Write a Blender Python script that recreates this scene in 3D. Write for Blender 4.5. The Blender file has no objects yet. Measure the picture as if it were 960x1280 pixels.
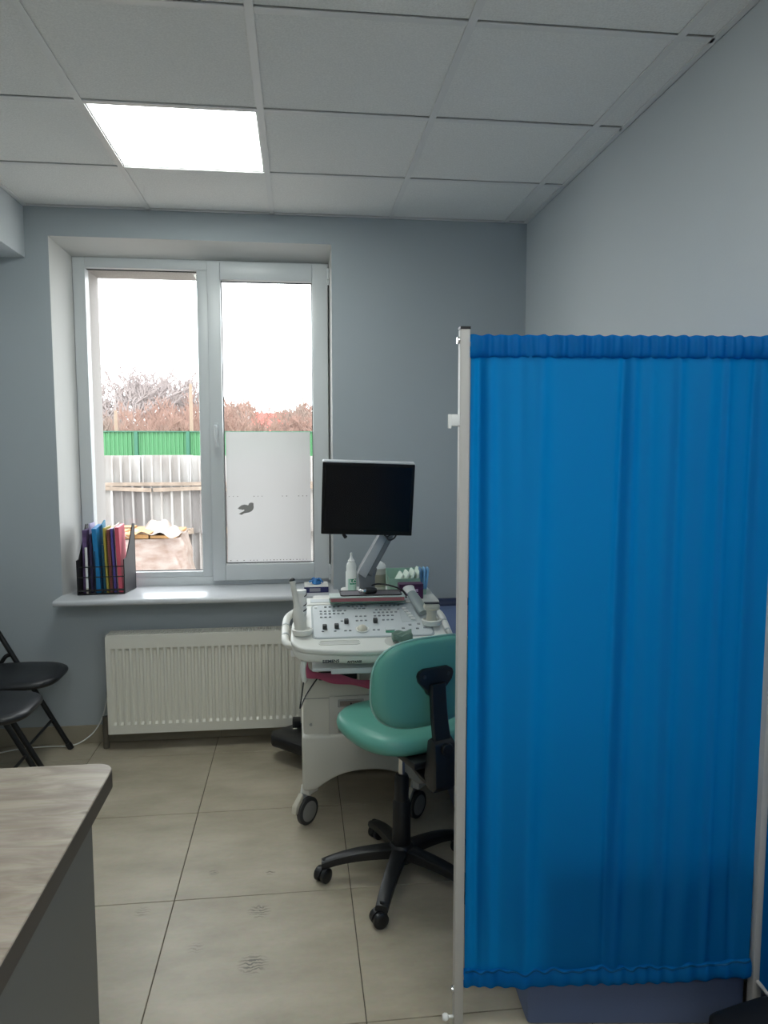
import bpy, bmesh, math, random
from mathutils import Vector, Matrix
from math import sin, cos, pi, radians

S = bpy.context.scene
COL = S.collection

# ------------------------------------------------------------------ camera
FPX, YAW, PITCH, CAMZ = 919.17, 0.1162, 0.0934, 1.547
fwd = Vector((sin(YAW) * cos(PITCH), cos(YAW) * cos(PITCH), -sin(PITCH)))
rgt = Vector((cos(YAW), -sin(YAW), 0))
upv = rgt.cross(fwd)
cd = bpy.data.cameras.new('camera')
cam = bpy.data.objects.new('camera', cd)
COL.objects.link(cam)
cam.matrix_world = Matrix(((rgt.x, upv.x, -fwd.x, 0), (rgt.y, upv.y, -fwd.y, 0), (rgt.z, upv.z, -fwd.z, CAMZ), (0, 0, 0, 1)))
cd.sensor_fit = 'HORIZONTAL'
cd.sensor_width = 36.0
cd.lens = 36.0 * FPX / 960.0
cd.clip_start = 0.05
cd.clip_end = 300
S.camera = cam

# ------------------------------------------------------------------ sky, exposure
SKY = 6.0
LED = 12.5
LED_FILL = 9.5  # strength of the unseen panels added to brighten the room
w = bpy.data.worlds.new('overcast_sky')
S.world = w
w.use_nodes = True
bg = w.node_tree.nodes['Background']
bg.inputs[0].default_value = (0.93, 0.965, 1.0, 1)
bg.inputs[1].default_value = SKY
S.view_settings.view_transform = 'Standard'
S.view_settings.look = 'None'
S.view_settings.gamma = 1.0
S.view_settings.use_curve_mapping = False
S.view_settings.exposure = 0.12
S.cycles.max_bounces = 12
S.cycles.diffuse_bounces = 7
S.cycles.transparent_max_bounces = 12
S.cycles.sample_clamp_indirect = 6.0
S.cycles.caustics_refractive = False
S.cycles.caustics_reflective = False
pl = bpy.data.lights.new('window_portal', 'AREA')
pl.shape = 'RECTANGLE'
pl.size, pl.size_y = 1.30, 1.72
pl.cycles.is_portal = True
plo = bpy.data.objects.new('window_portal', pl)
COL.objects.link(plo)
plo.location = (-0.48, 4.36, 1.62)
plo.rotation_euler = (radians(-90), 0, 0)

# ------------------------------------------------------------------ helpers
def lin(r, g, b):
    f = lambda c: (c / 255 / 12.92) if c / 255 <= 0.04045 else ((c / 255 + 0.055) / 1.055) ** 2.4
    return (f(r), f(g), f(b), 1)

MATS = {}
def mat(name, col, rough=0.5, metal=0.0, var=0.0, vscale=8.0, bump=0.0, bscale=60.0, spec=0.5, coat=0.0, stretch=None, col2=None):
    if name in MATS:
        return MATS[name]
    m = bpy.data.materials.new(name)
    m.use_nodes = True
    nt = m.node_tree
    b = nt.nodes['Principled BSDF']
    b.inputs['Base Color'].default_value = col
    b.inputs['Roughness'].default_value = rough
    b.inputs['Metallic'].default_value = metal
    b.inputs['Specular IOR Level'].default_value = spec
    b.inputs['Coat Weight'].default_value = coat
    if var > 0 or bump > 0:
        tc = nt.nodes.new('ShaderNodeTexCoord')
        mp = nt.nodes.new('ShaderNodeMapping')
        nt.links.new(tc.outputs['Object'], mp.inputs[0])
        if stretch:
            mp.inputs['Scale'].default_value = stretch
        if var > 0:
            n = nt.nodes.new('ShaderNodeTexNoise')
            n.inputs['Scale'].default_value = vscale
            n.inputs['Detail'].default_value = 5
            nt.links.new(mp.outputs[0], n.inputs['Vector'])
            r = nt.nodes.new('ShaderNodeValToRGB')
            c2 = col2 or tuple(c * (1 - var) for c in col[:3]) + (1,)
            r.color_ramp.elements[0].position = 0.3
            r.color_ramp.elements[1].position = 0.7
            r.color_ramp.elements[0].color = c2
            r.color_ramp.elements[1].color = col
            nt.links.new(n.outputs['Fac'], r.inputs[0])
            nt.links.new(r.outputs[0], b.inputs['Base Color'])
        if bump > 0:
            n2 = nt.nodes.new('ShaderNodeTexNoise')
            n2.inputs['Scale'].default_value = bscale
            n2.inputs['Detail'].default_value = 3
            nt.links.new(mp.outputs[0], n2.inputs['Vector'])
            bp = nt.nodes.new('ShaderNodeBump')
            bp.inputs['Strength'].default_value = bump
            bp.inputs['Distance'].default_value = 0.002
            nt.links.new(n2.outputs['Fac'], bp.inputs['Height'])
            nt.links.new(bp.outputs[0], b.inputs['Normal'])
    MATS[name] = m
    return m

def nodes_mat(name):
    m = bpy.data.materials.new(name)
    m.use_nodes = True
    nt = m.node_tree
    nt.nodes.clear()
    out = nt.nodes.new('ShaderNodeOutputMaterial')
    MATS[name] = m
    return m, nt, out

ROOTS = {}
def finish(o, label=None, cat=None, group=None, kind=None):
    if label: o['label'] = label
    if cat: o['category'] = cat
    if group: o['group'] = group
    if kind: o['kind'] = kind
    return o

def thing(name, label, cat, loc=(0, 0, 0), group=None):
    o = bpy.data.objects.new(name, None)
    o.empty_display_size = 0.05
    COL.objects.link(o)
    o.location = loc
    ROOTS[o] = Vector(loc)
    return finish(o, label, cat, group)

def obj(name, bm, m, parent=None, bevel=0.0, seg=2, smooth=True, label=None, cat=None, group=None, kind=None, ang=40):
    bmesh.ops.remove_doubles(bm, verts=bm.verts, dist=1e-6)
    bmesh.ops.recalc_face_normals(bm, faces=bm.faces)
    if bevel > 0:
        es = [e for e in bm.edges if len(e.link_faces) == 2 and e.calc_face_angle(0) > radians(30)]
        bmesh.ops.bevel(bm, geom=es, offset=bevel, segments=seg, profile=0.5, affect='EDGES', clamp_overlap=True)
    me = bpy.data.meshes.new(name)
    c = Vector((0, 0, 0))
    if bm.verts:
        lo = Vector([min(v.co[i] for v in bm.verts) for i in range(3)])
        hi = Vector([max(v.co[i] for v in bm.verts) for i in range(3)])
        c = (lo + hi) / 2
        bmesh.ops.translate(bm, verts=bm.verts, vec=-c)
    bm.to_mesh(me)
    bm.free()
    if smooth:
        me.polygons.foreach_set('use_smooth', [True] * len(me.polygons))
        me.set_sharp_from_angle(angle=radians(ang))
    if m:
        me.materials.append(m)
    return link(name, me, c, parent, label, cat, group, kind)

ORIG = {}
def link(name, me, c, parent=None, label=None, cat=None, group=None, kind=None):
    """c: where the object's origin stands in the frame the thing was modelled in"""
    o = bpy.data.objects.new(name, me)
    COL.objects.link(o)
    ORIG[o] = Vector(c)
    if parent is not None:
        o.parent = parent
        base = ROOTS[parent] if parent in ROOTS else ORIG[parent]
        o.location = Vector(c) - base
    else:
        o.location = c
    return finish(o, label, cat, group, kind)

def copy_tree(o, parent=None):
    c = o.copy()
    COL.objects.link(c)
    if parent is not None:
        c.parent = parent
    for ch in list(o.children):
        copy_tree(ch, c)
    return c

def BM():
    return bmesh.new()

def box(bm, x0, x1, y0, y1, z0, z1, M=None):
    ps = [(x, y, z) for x in (x0, x1) for y in (y0, y1) for z in (z0, z1)]
    vs = [bm.verts.new(M @ Vector(p) if M else p) for p in ps]
    for f in ((0, 1, 3, 2), (4, 6, 7, 5), (0, 4, 5, 1), (2, 3, 7, 6), (0, 2, 6, 4), (1, 5, 7, 3)):
        bm.faces.new([vs[i] for i in f])
    return bm

def B(x0, x1, y0, y1, z0, z1, M=None):
    return box(BM(), x0, x1, y0, y1, z0, z1, M)

def frame_of(d):
    d = d.normalized()
    a = Vector((0, 0, 1)) if abs(d.z) < 0.95 else Vector((1, 0, 0))
    u = d.cross(a).normalized()
    return u, d.cross(u).normalized()

def cyl(bm, p0, p1, r0, r1=None, n=16):
    p0, p1 = Vector(p0), Vector(p1)
    r1 = r0 if r1 is None else r1
    u, v = frame_of(p1 - p0)
    A = [bm.verts.new(p0 + (u * cos(2 * pi * k / n) + v * sin(2 * pi * k / n)) * r0) for k in range(n)]
    Bq = [bm.verts.new(p1 + (u * cos(2 * pi * k / n) + v * sin(2 * pi * k / n)) * r1) for k in range(n)]
    for k in range(n):
        bm.faces.new((A[k], A[(k + 1) % n], Bq[(k + 1) % n], Bq[k]))
    bm.faces.new(A[::-1]); bm.faces.new(Bq)
    return bm

def smooth_path(pts, sub=6):
    P = [Vector(p) for p in pts]
    out = []
    for i in range(len(P) - 1):
        a = P[max(i - 1, 0)]; b = P[i]; c = P[i + 1]; d = P[min(i + 2, len(P) - 1)]
        for k in range(sub):
            t = k / sub
            out.append(0.5 * ((2 * b) + (c - a) * t + (2 * a - 5 * b + 4 * c - d) * t * t + (3 * b - a - 3 * c + d) * t ** 3))
    out.append(P[-1])
    return out

def tube(bm, pts, r, n=8, sub=0, flat=None):
    P = smooth_path(pts, sub) if sub else [Vector(p) for p in pts]
    u, v = frame_of(P[1] - P[0])
    rings = []
    for i, p in enumerate(P):
        d = (P[min(i + 1, len(P) - 1)] - P[max(i - 1, 0)]).normalized()
        u = (u - d * u.dot(d)).normalized()
        v = d.cross(u)
        rr = r(i / (len(P) - 1)) if callable(r) else r
        ru, rv = (rr, rr) if flat is None else (rr * flat[0], rr * flat[1])
        rings.append([bm.verts.new(p + u * cos(2 * pi * k / n) * ru + v * sin(2 * pi * k / n) * rv) for k in range(n)])
    for a, b in zip(rings, rings[1:]):
        for k in range(n):
            bm.faces.new((a[k], a[(k + 1) % n], b[(k + 1) % n], b[k]))
    bm.faces.new(rings[0][::-1]); bm.faces.new(rings[-1])
    return bm

def prism(bm, poly, plane, a, b, M=None):
    def P(p, t):
        q = {'xy': (p[0], p[1], t), 'xz': (p[0], t, p[1]), 'yz': (t, p[0], p[1])}[plane]
        return M @ Vector(q) if M else Vector(q)
    A = [bm.verts.new(P(p, a)) for p in poly]
    C = [bm.verts.new(P(p, b)) for p in poly]
    n = len(poly)
    for k in range(n):
        bm.faces.new((A[k], A[(k + 1) % n], C[(k + 1) % n], C[k]))
    bm.faces.new(A[::-1]); bm.faces.new(C)
    return bm

def lathe(bm, prof, c, n=20, M=None):
    c = Vector(c)
    rings = []
    for r, z in prof:
        ring = []
        for k in range(n):
            q = Vector((r * cos(2 * pi * k / n), r * sin(2 * pi * k / n), z))
            ring.append(bm.verts.new(c + (M @ q if M else q)))
        rings.append(ring)
    for a, b in zip(rings, rings[1:]):
        for k in range(n):
            bm.faces.new((a[k], a[(k + 1) % n], b[(k + 1) % n], b[k]))
    bm.faces.new(rings[0][::-1]); bm.faces.new(rings[-1])
    return bm

def grid(bm, f, nu, nv):
    V = [[bm.verts.new(f(i / nu, j / nv)) for j in range(nv + 1)] for i in range(nu + 1)]
    for i in range(nu):
        for j in range(nv):
            bm.faces.new((V[i][j], V[i + 1][j], V[i + 1][j + 1], V[i][j + 1]))
    return bm

def rrect(x0, x1, y0, y1, r, n=6):
    out = []
    for cx, cy, a in ((x1 - r, y1 - r, 0), (x0 + r, y1 - r, 90), (x0 + r, y0 + r, 180), (x1 - r, y0 + r, 270)):
        for k in range(n + 1):
            t = radians(a + 90 * k / n)
            out.append((cx + r * cos(t), cy + r * sin(t)))
    return out

def pad(bm, c, u, v, n, w_, h_, t_, e=3.0, N=40, bow=0.0, rnd=0.18, shape=None):
    """upholstered pad: superellipse outline in u,v with thickness along n and soft rim"""
    c, u, v, n = Vector(c), Vector(u).normalized(), Vector(v).normalized(), Vector(n).normalized()
    prof = [(0.0, 1.0), (0.45, 1.0), (0.8, 0.93), (0.93, 0.75), (0.985, 0.4), (1.0, 0.0), (0.985, -0.4), (0.93, -0.75), (0.8, -0.93), (0.45, -1.0), (0.0, -1.0)]
    rings = []
    for s, o in prof:
        ring = []
        for k in range(N):
            a = 2 * pi * k / N
            ca, sa = cos(a), sin(a)
            x = math.copysign(abs(ca) ** (2 / e), ca) * w_ / 2
            y = math.copysign(abs(sa) ** (2 / e), sa) * h_ / 2
            if shape:
                x, y = shape(x, y)
            x *= s; y *= s
            ring.append(c + u * x + v * y + n * (o * t_ / 2 + bow * (x * x)))
        rings.append(ring)
    VV = []
    for i, ring in enumerate(rings):
        if i in (0, len(rings) - 1):
            VV.append([bm.verts.new(ring[0])])
        else:
            VV.append([bm.verts.new(p) for p in ring])
    for a, b in zip(VV, VV[1:]):
        for k in range(N):
            k2 = (k + 1) % N
            if len(a) == 1: bm.faces.new((a[0], b[k], b[k2]))
            elif len(b) == 1: bm.faces.new((a[k], b[0], a[k2]))
            else: bm.faces.new((a[k], b[k], b[k2], a[k2]))
    return bm

def at(px, py, Y):
    d = rgt * ((px - 480) / FPX) - upv * ((py - 640) / FPX) + fwd
    return Vector((0, 0, CAMZ)) + d * (Y / d.y)

# ------------------------------------------------------------------ materials
WALL = mat('wall_paint', lin(200, 206, 210), 0.65, var=0.03, vscale=1.5, bump=0.15, bscale=220)
WALLB = mat('wall_paint_back_shaded', lin(170, 178, 183), 0.65, var=0.03, vscale=1.5, bump=0.15, bscale=220)  # same paint as the other walls, with the back wall's shade in the colour
REVEAL = mat('reveal_white', lin(204, 204, 202), 0.6, var=0.02, vscale=3)
PVC = mat('white_pvc', lin(206, 210, 212), 0.32)
SILL = mat('sill_white', lin(208, 210, 214), 0.25)
STEEL_W = mat('radiator_enamel', lin(222, 220, 210), 0.35)
CTILE = mat('ceiling_tile_mineral', lin(240, 240, 238), 0.85, var=0.12, vscale=160, bump=0.7, bscale=190)
CBAR = mat('ceiling_bar_white', lin(225, 225, 224), 0.35)
DARK = mat('dark_plenum', lin(60, 60, 60), 0.9)
BLACK = mat('black_plastic', lin(22, 23, 26), 0.42, bump=0.1, bscale=300)
BLACKV = mat('black_vinyl', lin(26, 28, 32), 0.38, bump=0.25, bscale=180)
BLACKM = mat('black_painted_steel', lin(16, 16, 18), 0.35)
CHROME = mat('chrome', lin(215, 215, 215), 0.18, 1.0)
ALU = mat('grey_painted_post', lin(186, 184, 180), 0.4)
MACH = mat('machine_cream_white', lin(228, 228, 222), 0.33)
MACHB = mat('machine_body_shaded', lin(204, 202, 192), 0.36)  # cream of the console darkened: shade below it put into the colour
MACH2 = mat('machine_panel_grey', lin(206, 211, 213), 0.4)
MACH3 = mat('machine_recess_grey', lin(150, 150, 146), 0.5)
BTN = mat('button_grey', lin(150, 155, 158), 0.5)
KNOB = mat('knob_charcoal', lin(52, 54, 54), 0.5)
BEIGE = mat('aged_beige_plastic', lin(205, 200, 184), 0.4)
SILVER = mat('silver_grey_plastic', lin(180, 184, 188), 0.38)
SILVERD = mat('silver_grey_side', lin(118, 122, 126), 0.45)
SCREEN = mat('screen_glass_black', lin(10, 13, 20), 0.25, spec=0.25)
TEAL = mat('teal_vinyl', lin(98, 168, 152), 0.36, bump=0.12, bscale=260)
NAVY = mat('navy_vinyl', lin(34, 46, 78), 0.45, bump=0.15, bscale=200)
NAVYL = mat('blue_grey_vinyl', lin(90, 106, 142), 0.5, bump=0.15, bscale=200)
PINK = mat('pink_rubber', lin(196, 92, 124), 0.4)
WHITEP = mat('white_plastic', lin(235, 236, 234), 0.35)
PAPER = mat('white_paper', lin(232, 230, 226), 0.8)
RUBBER = mat('grey_rubber', lin(58, 58, 60), 0.6)

def floor_material():
    m, nt, out = nodes_mat('floor_porcelain')
    N, L = nt.nodes, nt.links
    b = N.new('ShaderNodeBsdfPrincipled')
    L.new(b.outputs[0], out.inputs[0])
    g = N.new('ShaderNodeNewGeometry')
    n1 = N.new('ShaderNodeTexNoise'); n1.inputs['Scale'].default_value = 2.2; n1.inputs['Detail'].default_value = 8; n1.inputs['Roughness'].default_value = 0.62
    mp = N.new('ShaderNodeMapping'); mp.inputs['Scale'].default_value = (1.0, 2.2, 1.0)
    L.new(g.outputs['Position'], mp.inputs[0]); L.new(mp.outputs[0], n1.inputs['Vector'])
    r = N.new('ShaderNodeValToRGB')
    r.color_ramp.elements[0].position = 0.32; r.color_ramp.elements[0].color = lin(160, 150, 130)
    r.color_ramp.elements[1].position = 0.7; r.color_ramp.elements[1].color = lin(193, 183, 163)
    L.new(n1.outputs['Fac'], r.inputs[0])
    n2 = N.new('ShaderNodeTexNoise'); n2.inputs['Scale'].default_value = 55; n2.inputs['Detail'].default_value = 4
    L.new(g.outputs['Position'], n2.inputs['Vector'])
    mx = N.new('ShaderNodeMix'); mx.data_type = 'RGBA'; mx.blend_type = 'MULTIPLY'; mx.inputs[0].default_value = 0.14
    L.new(r.outputs[0], mx.inputs[6]); L.new(n2.outputs['Color'], mx.inputs[7])
    last = mx.outputs[2]
    # dried shoe smudges on the tiles
    wv = N.new('ShaderNodeTexWave'); wv.inputs['Scale'].default_value = 22; wv.inputs['Distortion'].default_value = 9; wv.inputs['Detail'].default_value = 2; wv.inputs['Detail Scale'].default_value = 1.5; wv.bands_direction = 'Y'
    L.new(g.outputs['Position'], wv.inputs['Vector'])
    for (x, y, rad, s) in ((-0.150, 2.090, 0.050, 0.80), (-0.144, 2.339, 0.042, 0.70), (-0.319, 2.580, 0.022, 0.55), (-0.115, 2.561, 0.020, 0.70), (-0.528, 2.380, 0.030, 0.35), (-0.328, 2.181, 0.030, 0.30)):
        d = N.new('ShaderNodeVectorMath'); d.operation = 'DISTANCE'; d.inputs[1].default_value = (x, y, 0)
        L.new(g.outputs['Position'], d.inputs[0])
        mr = N.new('ShaderNodeMapRange'); mr.inputs[1].default_value = rad; mr.inputs[2].default_value = rad * 0.4; mr.inputs[3].default_value = 0; mr.inputs[4].default_value = s
        L.new(d.outputs['Value'], mr.inputs[0])
        mu = N.new('ShaderNodeMath'); mu.operation = 'MULTIPLY'
        th = N.new('ShaderNodeMapRange'); th.inputs[1].default_value = 0.55; th.inputs[2].default_value = 0.75
        L.new(wv.outputs['Fac'], th.inputs[0]); L.new(mr.outputs[0], mu.inputs[0]); L.new(th.outputs[0], mu.inputs[1])
        q = N.new('ShaderNodeMix'); q.data_type = 'RGBA'; q.inputs[7].default_value = lin(84, 80, 72)
        L.new(mu.outputs[0], q.inputs[0]); L.new(last, q.inputs[6])
        last = q.outputs[2]
    L.new(last, b.inputs['Base Color'])
    rr = N.new('ShaderNodeMapRange'); rr.inputs[3].default_value = 0.34; rr.inputs[4].default_value = 0.48
    L.new(n1.outputs['Fac'], rr.inputs[0]); L.new(rr.outputs[0], b.inputs['Roughness'])
    bp = N.new('ShaderNodeBump'); bp.inputs['Strength'].default_value = 0.12; bp.inputs['Distance'].default_value = 0.001
    L.new(n2.outputs['Fac'], bp.inputs['Height']); L.new(bp.outputs[0], b.inputs['Normal'])
    return m
FLOOR = floor_material()
GROUT = mat('grout', lin(96, 90, 78), 0.9)

def wood_material():
    m, nt, out = nodes_mat('desk_oak_laminate')
    N, L = nt.nodes, nt.links
    b = N.new('ShaderNodeBsdfPrincipled'); b.inputs['Roughness'].default_value = 0.42
    L.new(b.outputs[0], out.inputs[0])
    g = N.new('ShaderNodeNewGeometry')
    mp = N.new('ShaderNodeMapping'); mp.inputs['Scale'].default_value = (1.6, 7.0, 7.0); mp.inputs['Rotation'].default_value = (0, 0, 0.04)
    L.new(g.outputs['Position'], mp.inputs[0])
    n1 = N.new('ShaderNodeTexNoise'); n1.inputs['Scale'].default_value = 2.6; n1.inputs['Detail'].default_value = 9; n1.inputs['Roughness'].default_value = 0.6; n1.inputs['Distortion'].default_value = 0.9
    L.new(mp.outputs[0], n1.inputs['Vector'])
    r = N.new('ShaderNodeValToRGB'); e = r.color_ramp.elements
    e[0].position = 0.22; e[0].color = lin(132, 117, 102)
    e[1].position = 0.78; e[1].color = lin(196, 184, 168)
    k = e.new(0.45); k.color = lin(164, 151, 135)
    k = e.new(0.56); k.color = lin(180, 168, 152)
    L.new(n1.outputs['Fac'], r.inputs[0])
    mp2 = N.new('ShaderNodeMapping'); mp2.inputs['Scale'].default_value = (6, 160, 160)
    L.new(g.outputs['Position'], mp2.inputs[0])
    n2 = N.new('ShaderNodeTexNoise'); n2.inputs['Scale'].default_value = 2; n2.inputs['Detail'].default_value = 4
    L.new(mp2.outputs[0], n2.inputs['Vector'])
    mx = N.new('ShaderNodeMix'); mx.data_type = 'RGBA'; mx.blend_type = 'MULTIPLY'; mx.inputs[0].default_value = 0.25
    L.new(r.outputs[0], mx.inputs[6]); L.new(n2.outputs['Color'], mx.inputs[7])
    # knots
    vo = N.new('ShaderNodeTexVoronoi'); vo.inputs['Scale'].default_value = 3.2
    mp3 = N.new('ShaderNodeMapping'); mp3.inputs['Scale'].default_value = (0.8, 1.6, 1)
    L.new(g.outputs['Position'], mp3.inputs[0]); L.new(mp3.outputs[0], vo.inputs['Vector'])
    mr = N.new('ShaderNodeMapRange'); mr.inputs[1].default_value = 0.05; mr.inputs[2].default_value = 0.02; mr.inputs[3].default_value = 0; mr.inputs[4].default_value = 0.7
    L.new(vo.outputs['Distance'], mr.inputs[0])
    q = N.new('ShaderNodeMix'); q.data_type = 'RGBA'; q.inputs[7].default_value = lin(86, 74, 64)
    L.new(mr.outputs[0], q.inputs[0]); L.new(mx.outputs[2], q.inputs[6])
    L.new(q.outputs[2], b.inputs['Base Color'])
    return m
WOOD = wood_material()

def glass_material():
    m, nt, out = nodes_mat('window_glass')
    t = nt.nodes.new('ShaderNodeBsdfTransparent'); t.inputs[0].default_value = (0.965, 0.975, 0.97, 1)
    g = nt.nodes.new('ShaderNodeBsdfGlossy'); g.inputs['Roughness'].default_value = 0.02
    lw = nt.nodes.new('ShaderNodeLayerWeight'); lw.inputs[0].default_value = 0.5
    pw = nt.nodes.new('ShaderNodeMath'); pw.operation = 'POWER'; pw.inputs[1].default_value = 5.0
    fr = nt.nodes.new('ShaderNodeMapRange'); fr.inputs[3].default_value = 0.03; fr.inputs[4].default_value = 0.9
    nt.links.new(lw.outputs['Facing'], pw.inputs[0]); nt.links.new(pw.outputs[0], fr.inputs[0])
    mx = nt.nodes.new('ShaderNodeMixShader')
    nt.links.new(fr.outputs[0], mx.inputs[0]); nt.links.new(t.outputs[0], mx.inputs[1]); nt.links.new(g.outputs[0], mx.inputs[2])
    nt.links.new(mx.outputs[0], out.inputs[0])
    return m
GLASS = glass_material()

def film_material():
    m, nt, out = nodes_mat('frosted_film')
    t = nt.nodes.new('ShaderNodeBsdfTranslucent'); t.inputs[0].default_value = (0.64, 0.635, 0.63, 1)
    d = nt.nodes.new('ShaderNodeBsdfDiffuse'); d.inputs[0].default_value = (0.8, 0.8, 0.8, 1)
    a = nt.nodes.new('ShaderNodeBsdfRefraction'); a.inputs[0].default_value = (0.62, 0.62, 0.62, 1); a.inputs['IOR'].default_value = 1.02; a.inputs['Roughness'].default_value = 0.9
    m1 = nt.nodes.new('ShaderNodeMixShader'); m1.inputs[0].default_value = 0.12
    m2 = nt.nodes.new('ShaderNodeMixShader'); m2.inputs[0].default_value = 0.35
    nt.links.new(t.outputs[0], m1.inputs[1]); nt.links.new(d.outputs[0], m1.inputs[2])
    nt.links.new(m1.outputs[0], m2.inputs[1]); nt.links.new(a.outputs[0], m2.inputs[2])
    nt.links.new(m2.outputs[0], out.inputs[0])
    return m
FILM = film_material()

def cloth_material(name, col, trans):
    m, nt, out = nodes_mat(name)
    N, L = nt.nodes, nt.links
    d = N.new('ShaderNodeBsdfDiffuse'); d.inputs[0].default_value = col
    t = N.new('ShaderNodeBsdfTranslucent'); t.inputs[0].default_value = col
    mx = N.new('ShaderNodeMixShader'); mx.inputs[0].default_value = trans
    L.new(d.outputs[0], mx.inputs[1]); L.new(t.outputs[0], mx.inputs[2])
    g = N.new('ShaderNodeBsdfGlossy'); g.inputs['Roughness'].default_value = 0.55; g.inputs[0].default_value = (0.6, 0.75, 0.9, 1)
    m2 = N.new('ShaderNodeMixShader'); m2.inputs[0].default_value = 0.015
    L.new(mx.outputs[0], m2.inputs[1]); L.new(g.outputs[0], m2.inputs[2])
    L.new(m2.outputs[0], out.inputs[0])
    return m
CURT = cloth_material('blue_screen_cloth', (0.001, 0.26, 0.66, 1), 0.62)
CURT2 = cloth_material('blue_screen_stitching', (0.003, 0.12, 0.30, 1), 0.3)

def emit(name, col, s):
    m, nt, out = nodes_mat(name)
    e = nt.nodes.new('ShaderNodeEmission'); e.inputs[0].default_value = col; e.inputs[1].default_value = s
    nt.links.new(e.outputs[0], out.inputs[0])
    return m
LEDM = emit('led_diffuser', (0.94, 1.0, 0.96, 1), LED)
LEDM_FILL = emit('led_diffuser_added_fill', (0.97, 1.0, 0.98, 1), LED_FILL)  # for the added fill panels out of view

# ------------------------------------------------------------------ room shell
XL, XR, YB, YF, ZC = -1.75, 1.20, 3.846, -2.2, 2.686
XBH = -1.305
YO = 4.33      # outer face of the window wall
ox0, ox1, oz0, oz1 = -1.195, 0.180, 0.745, 2.550   # opening in the inner face
fx0, fx1, fz0, fz1 = -1.145, 0.174, 0.775, 2.502   # where the frame sits (splayed reveals)

def wall_back():
    bm = BM()
    xa, xb = XL - 0.15, XR + 0.15
    # inner face with opening
    def quad(*ps):
        bm.faces.new([bm.verts.new(p) for p in ps])
    def ring(y, o, full, flip):
        (a0, a1, c0, c1) = o; (f0, f1, g0, g1) = full
        for q in (((f0, y, g0), (f1, y, g0), (f1, y, c0), (f0, y, c0)), ((f0, y, c1), (f1, y, c1), (f1, y, g1), (f0, y, g1)),
                  ((f0, y, c0), (a0, y, c0), (a0, y, c1), (f0, y, c1)), ((a1, y, c0), (f1, y, c0), (f1, y, c1), (a1, y, c1))):
            quad(*(q[::-1] if flip else q))
    full = (xa, xb, -0.02, 3.0)
    ring(YB, (ox0, ox1, oz0, oz1), full, False)
    ring(YO, (-1.09, 0.12, 0.80, 2.455), full, True)
    for y0, y1 in ((YB, YO),):
        quad((xa, y0, -0.02), (xa, y1, -0.02), (xa, y1, 3), (xa, y0, 3)); quad((xb, y0, -0.02), (xb, y0, 3), (xb, y1, 3), (xb, y1, -0.02))
        quad((xa, y0, 3), (xb, y0, 3), (xb, y1, 3), (xa, y1, 3)); quad((xa, y0, -0.02), (xb, y0, -0.02), (xb, y1, -0.02), (xa, y1, -0.02))
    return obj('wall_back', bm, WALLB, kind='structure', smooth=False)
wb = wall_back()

def reveal():
    bm = BM()
    y1 = 4.045
    def quad(*ps):
        bm.faces.new([bm.verts.new(p) for p in ps])
    A = [(ox0, YB - .001, oz0), (ox1, YB - .001, oz0), (ox1, YB - .001, oz1), (ox0, YB - .001, oz1)]
    C = [(fx0, y1, fz0 - .02), (fx1, y1, fz0 - .02), (fx1, y1, fz1), (fx0, y1, fz1)]
    for k in (0, 1, 2, 3):
        quad(A[k], A[(k + 1) % 4], C[(k + 1) % 4], C[k])
    return obj('window_reveal', bm, REVEAL, wb, smooth=False, label='white plastered window reveal')
reveal()
def outer_reveal():
    bm = BM()
    def quad(*ps):
        bm.faces.new([bm.verts.new(p) for p in ps])
    a = (-1.09, 0.12, 0.80, 2.455)
    y0, y1 = 4.10, YO + .001
    P = [(a[0], a[2]), (a[1], a[2]), (a[1], a[3]), (a[0], a[3])]
    for k in range(4):
        p, q = P[k], P[(k + 1) % 4]
        quad((p[0], y0, p[1]), (q[0], y0, q[1]), (q[0], y1, q[1]), (p[0], y1, p[1]))
    return obj('outer_reveal', bm, mat('stucco', lin(158, 153, 150), 0.9, bump=0.8, bscale=90), wb, smooth=False, label='rough pale stucco outer reveal')
outer_reveal()

obj('wall_right', B(XR, XR + .15, YF - .15, YB, -.02, 3.0), WALL, kind='structure', smooth=False)
obj('wall_left', B(XL - .15, XL, YF - .15, YB, -.02, 3.0), WALL, kind='structure', smooth=False)
obj('wall_front', B(XL, XR, YF - .15, YF, -.02, 3.0), WALL, kind='structure', smooth=False)
obj('trim_1', B(XL, XBH, YF, YB, 2.443, ZC + .03), WALL, kind='structure', smooth=False, label='boxed bulkhead along the left wall under the ceiling')

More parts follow.
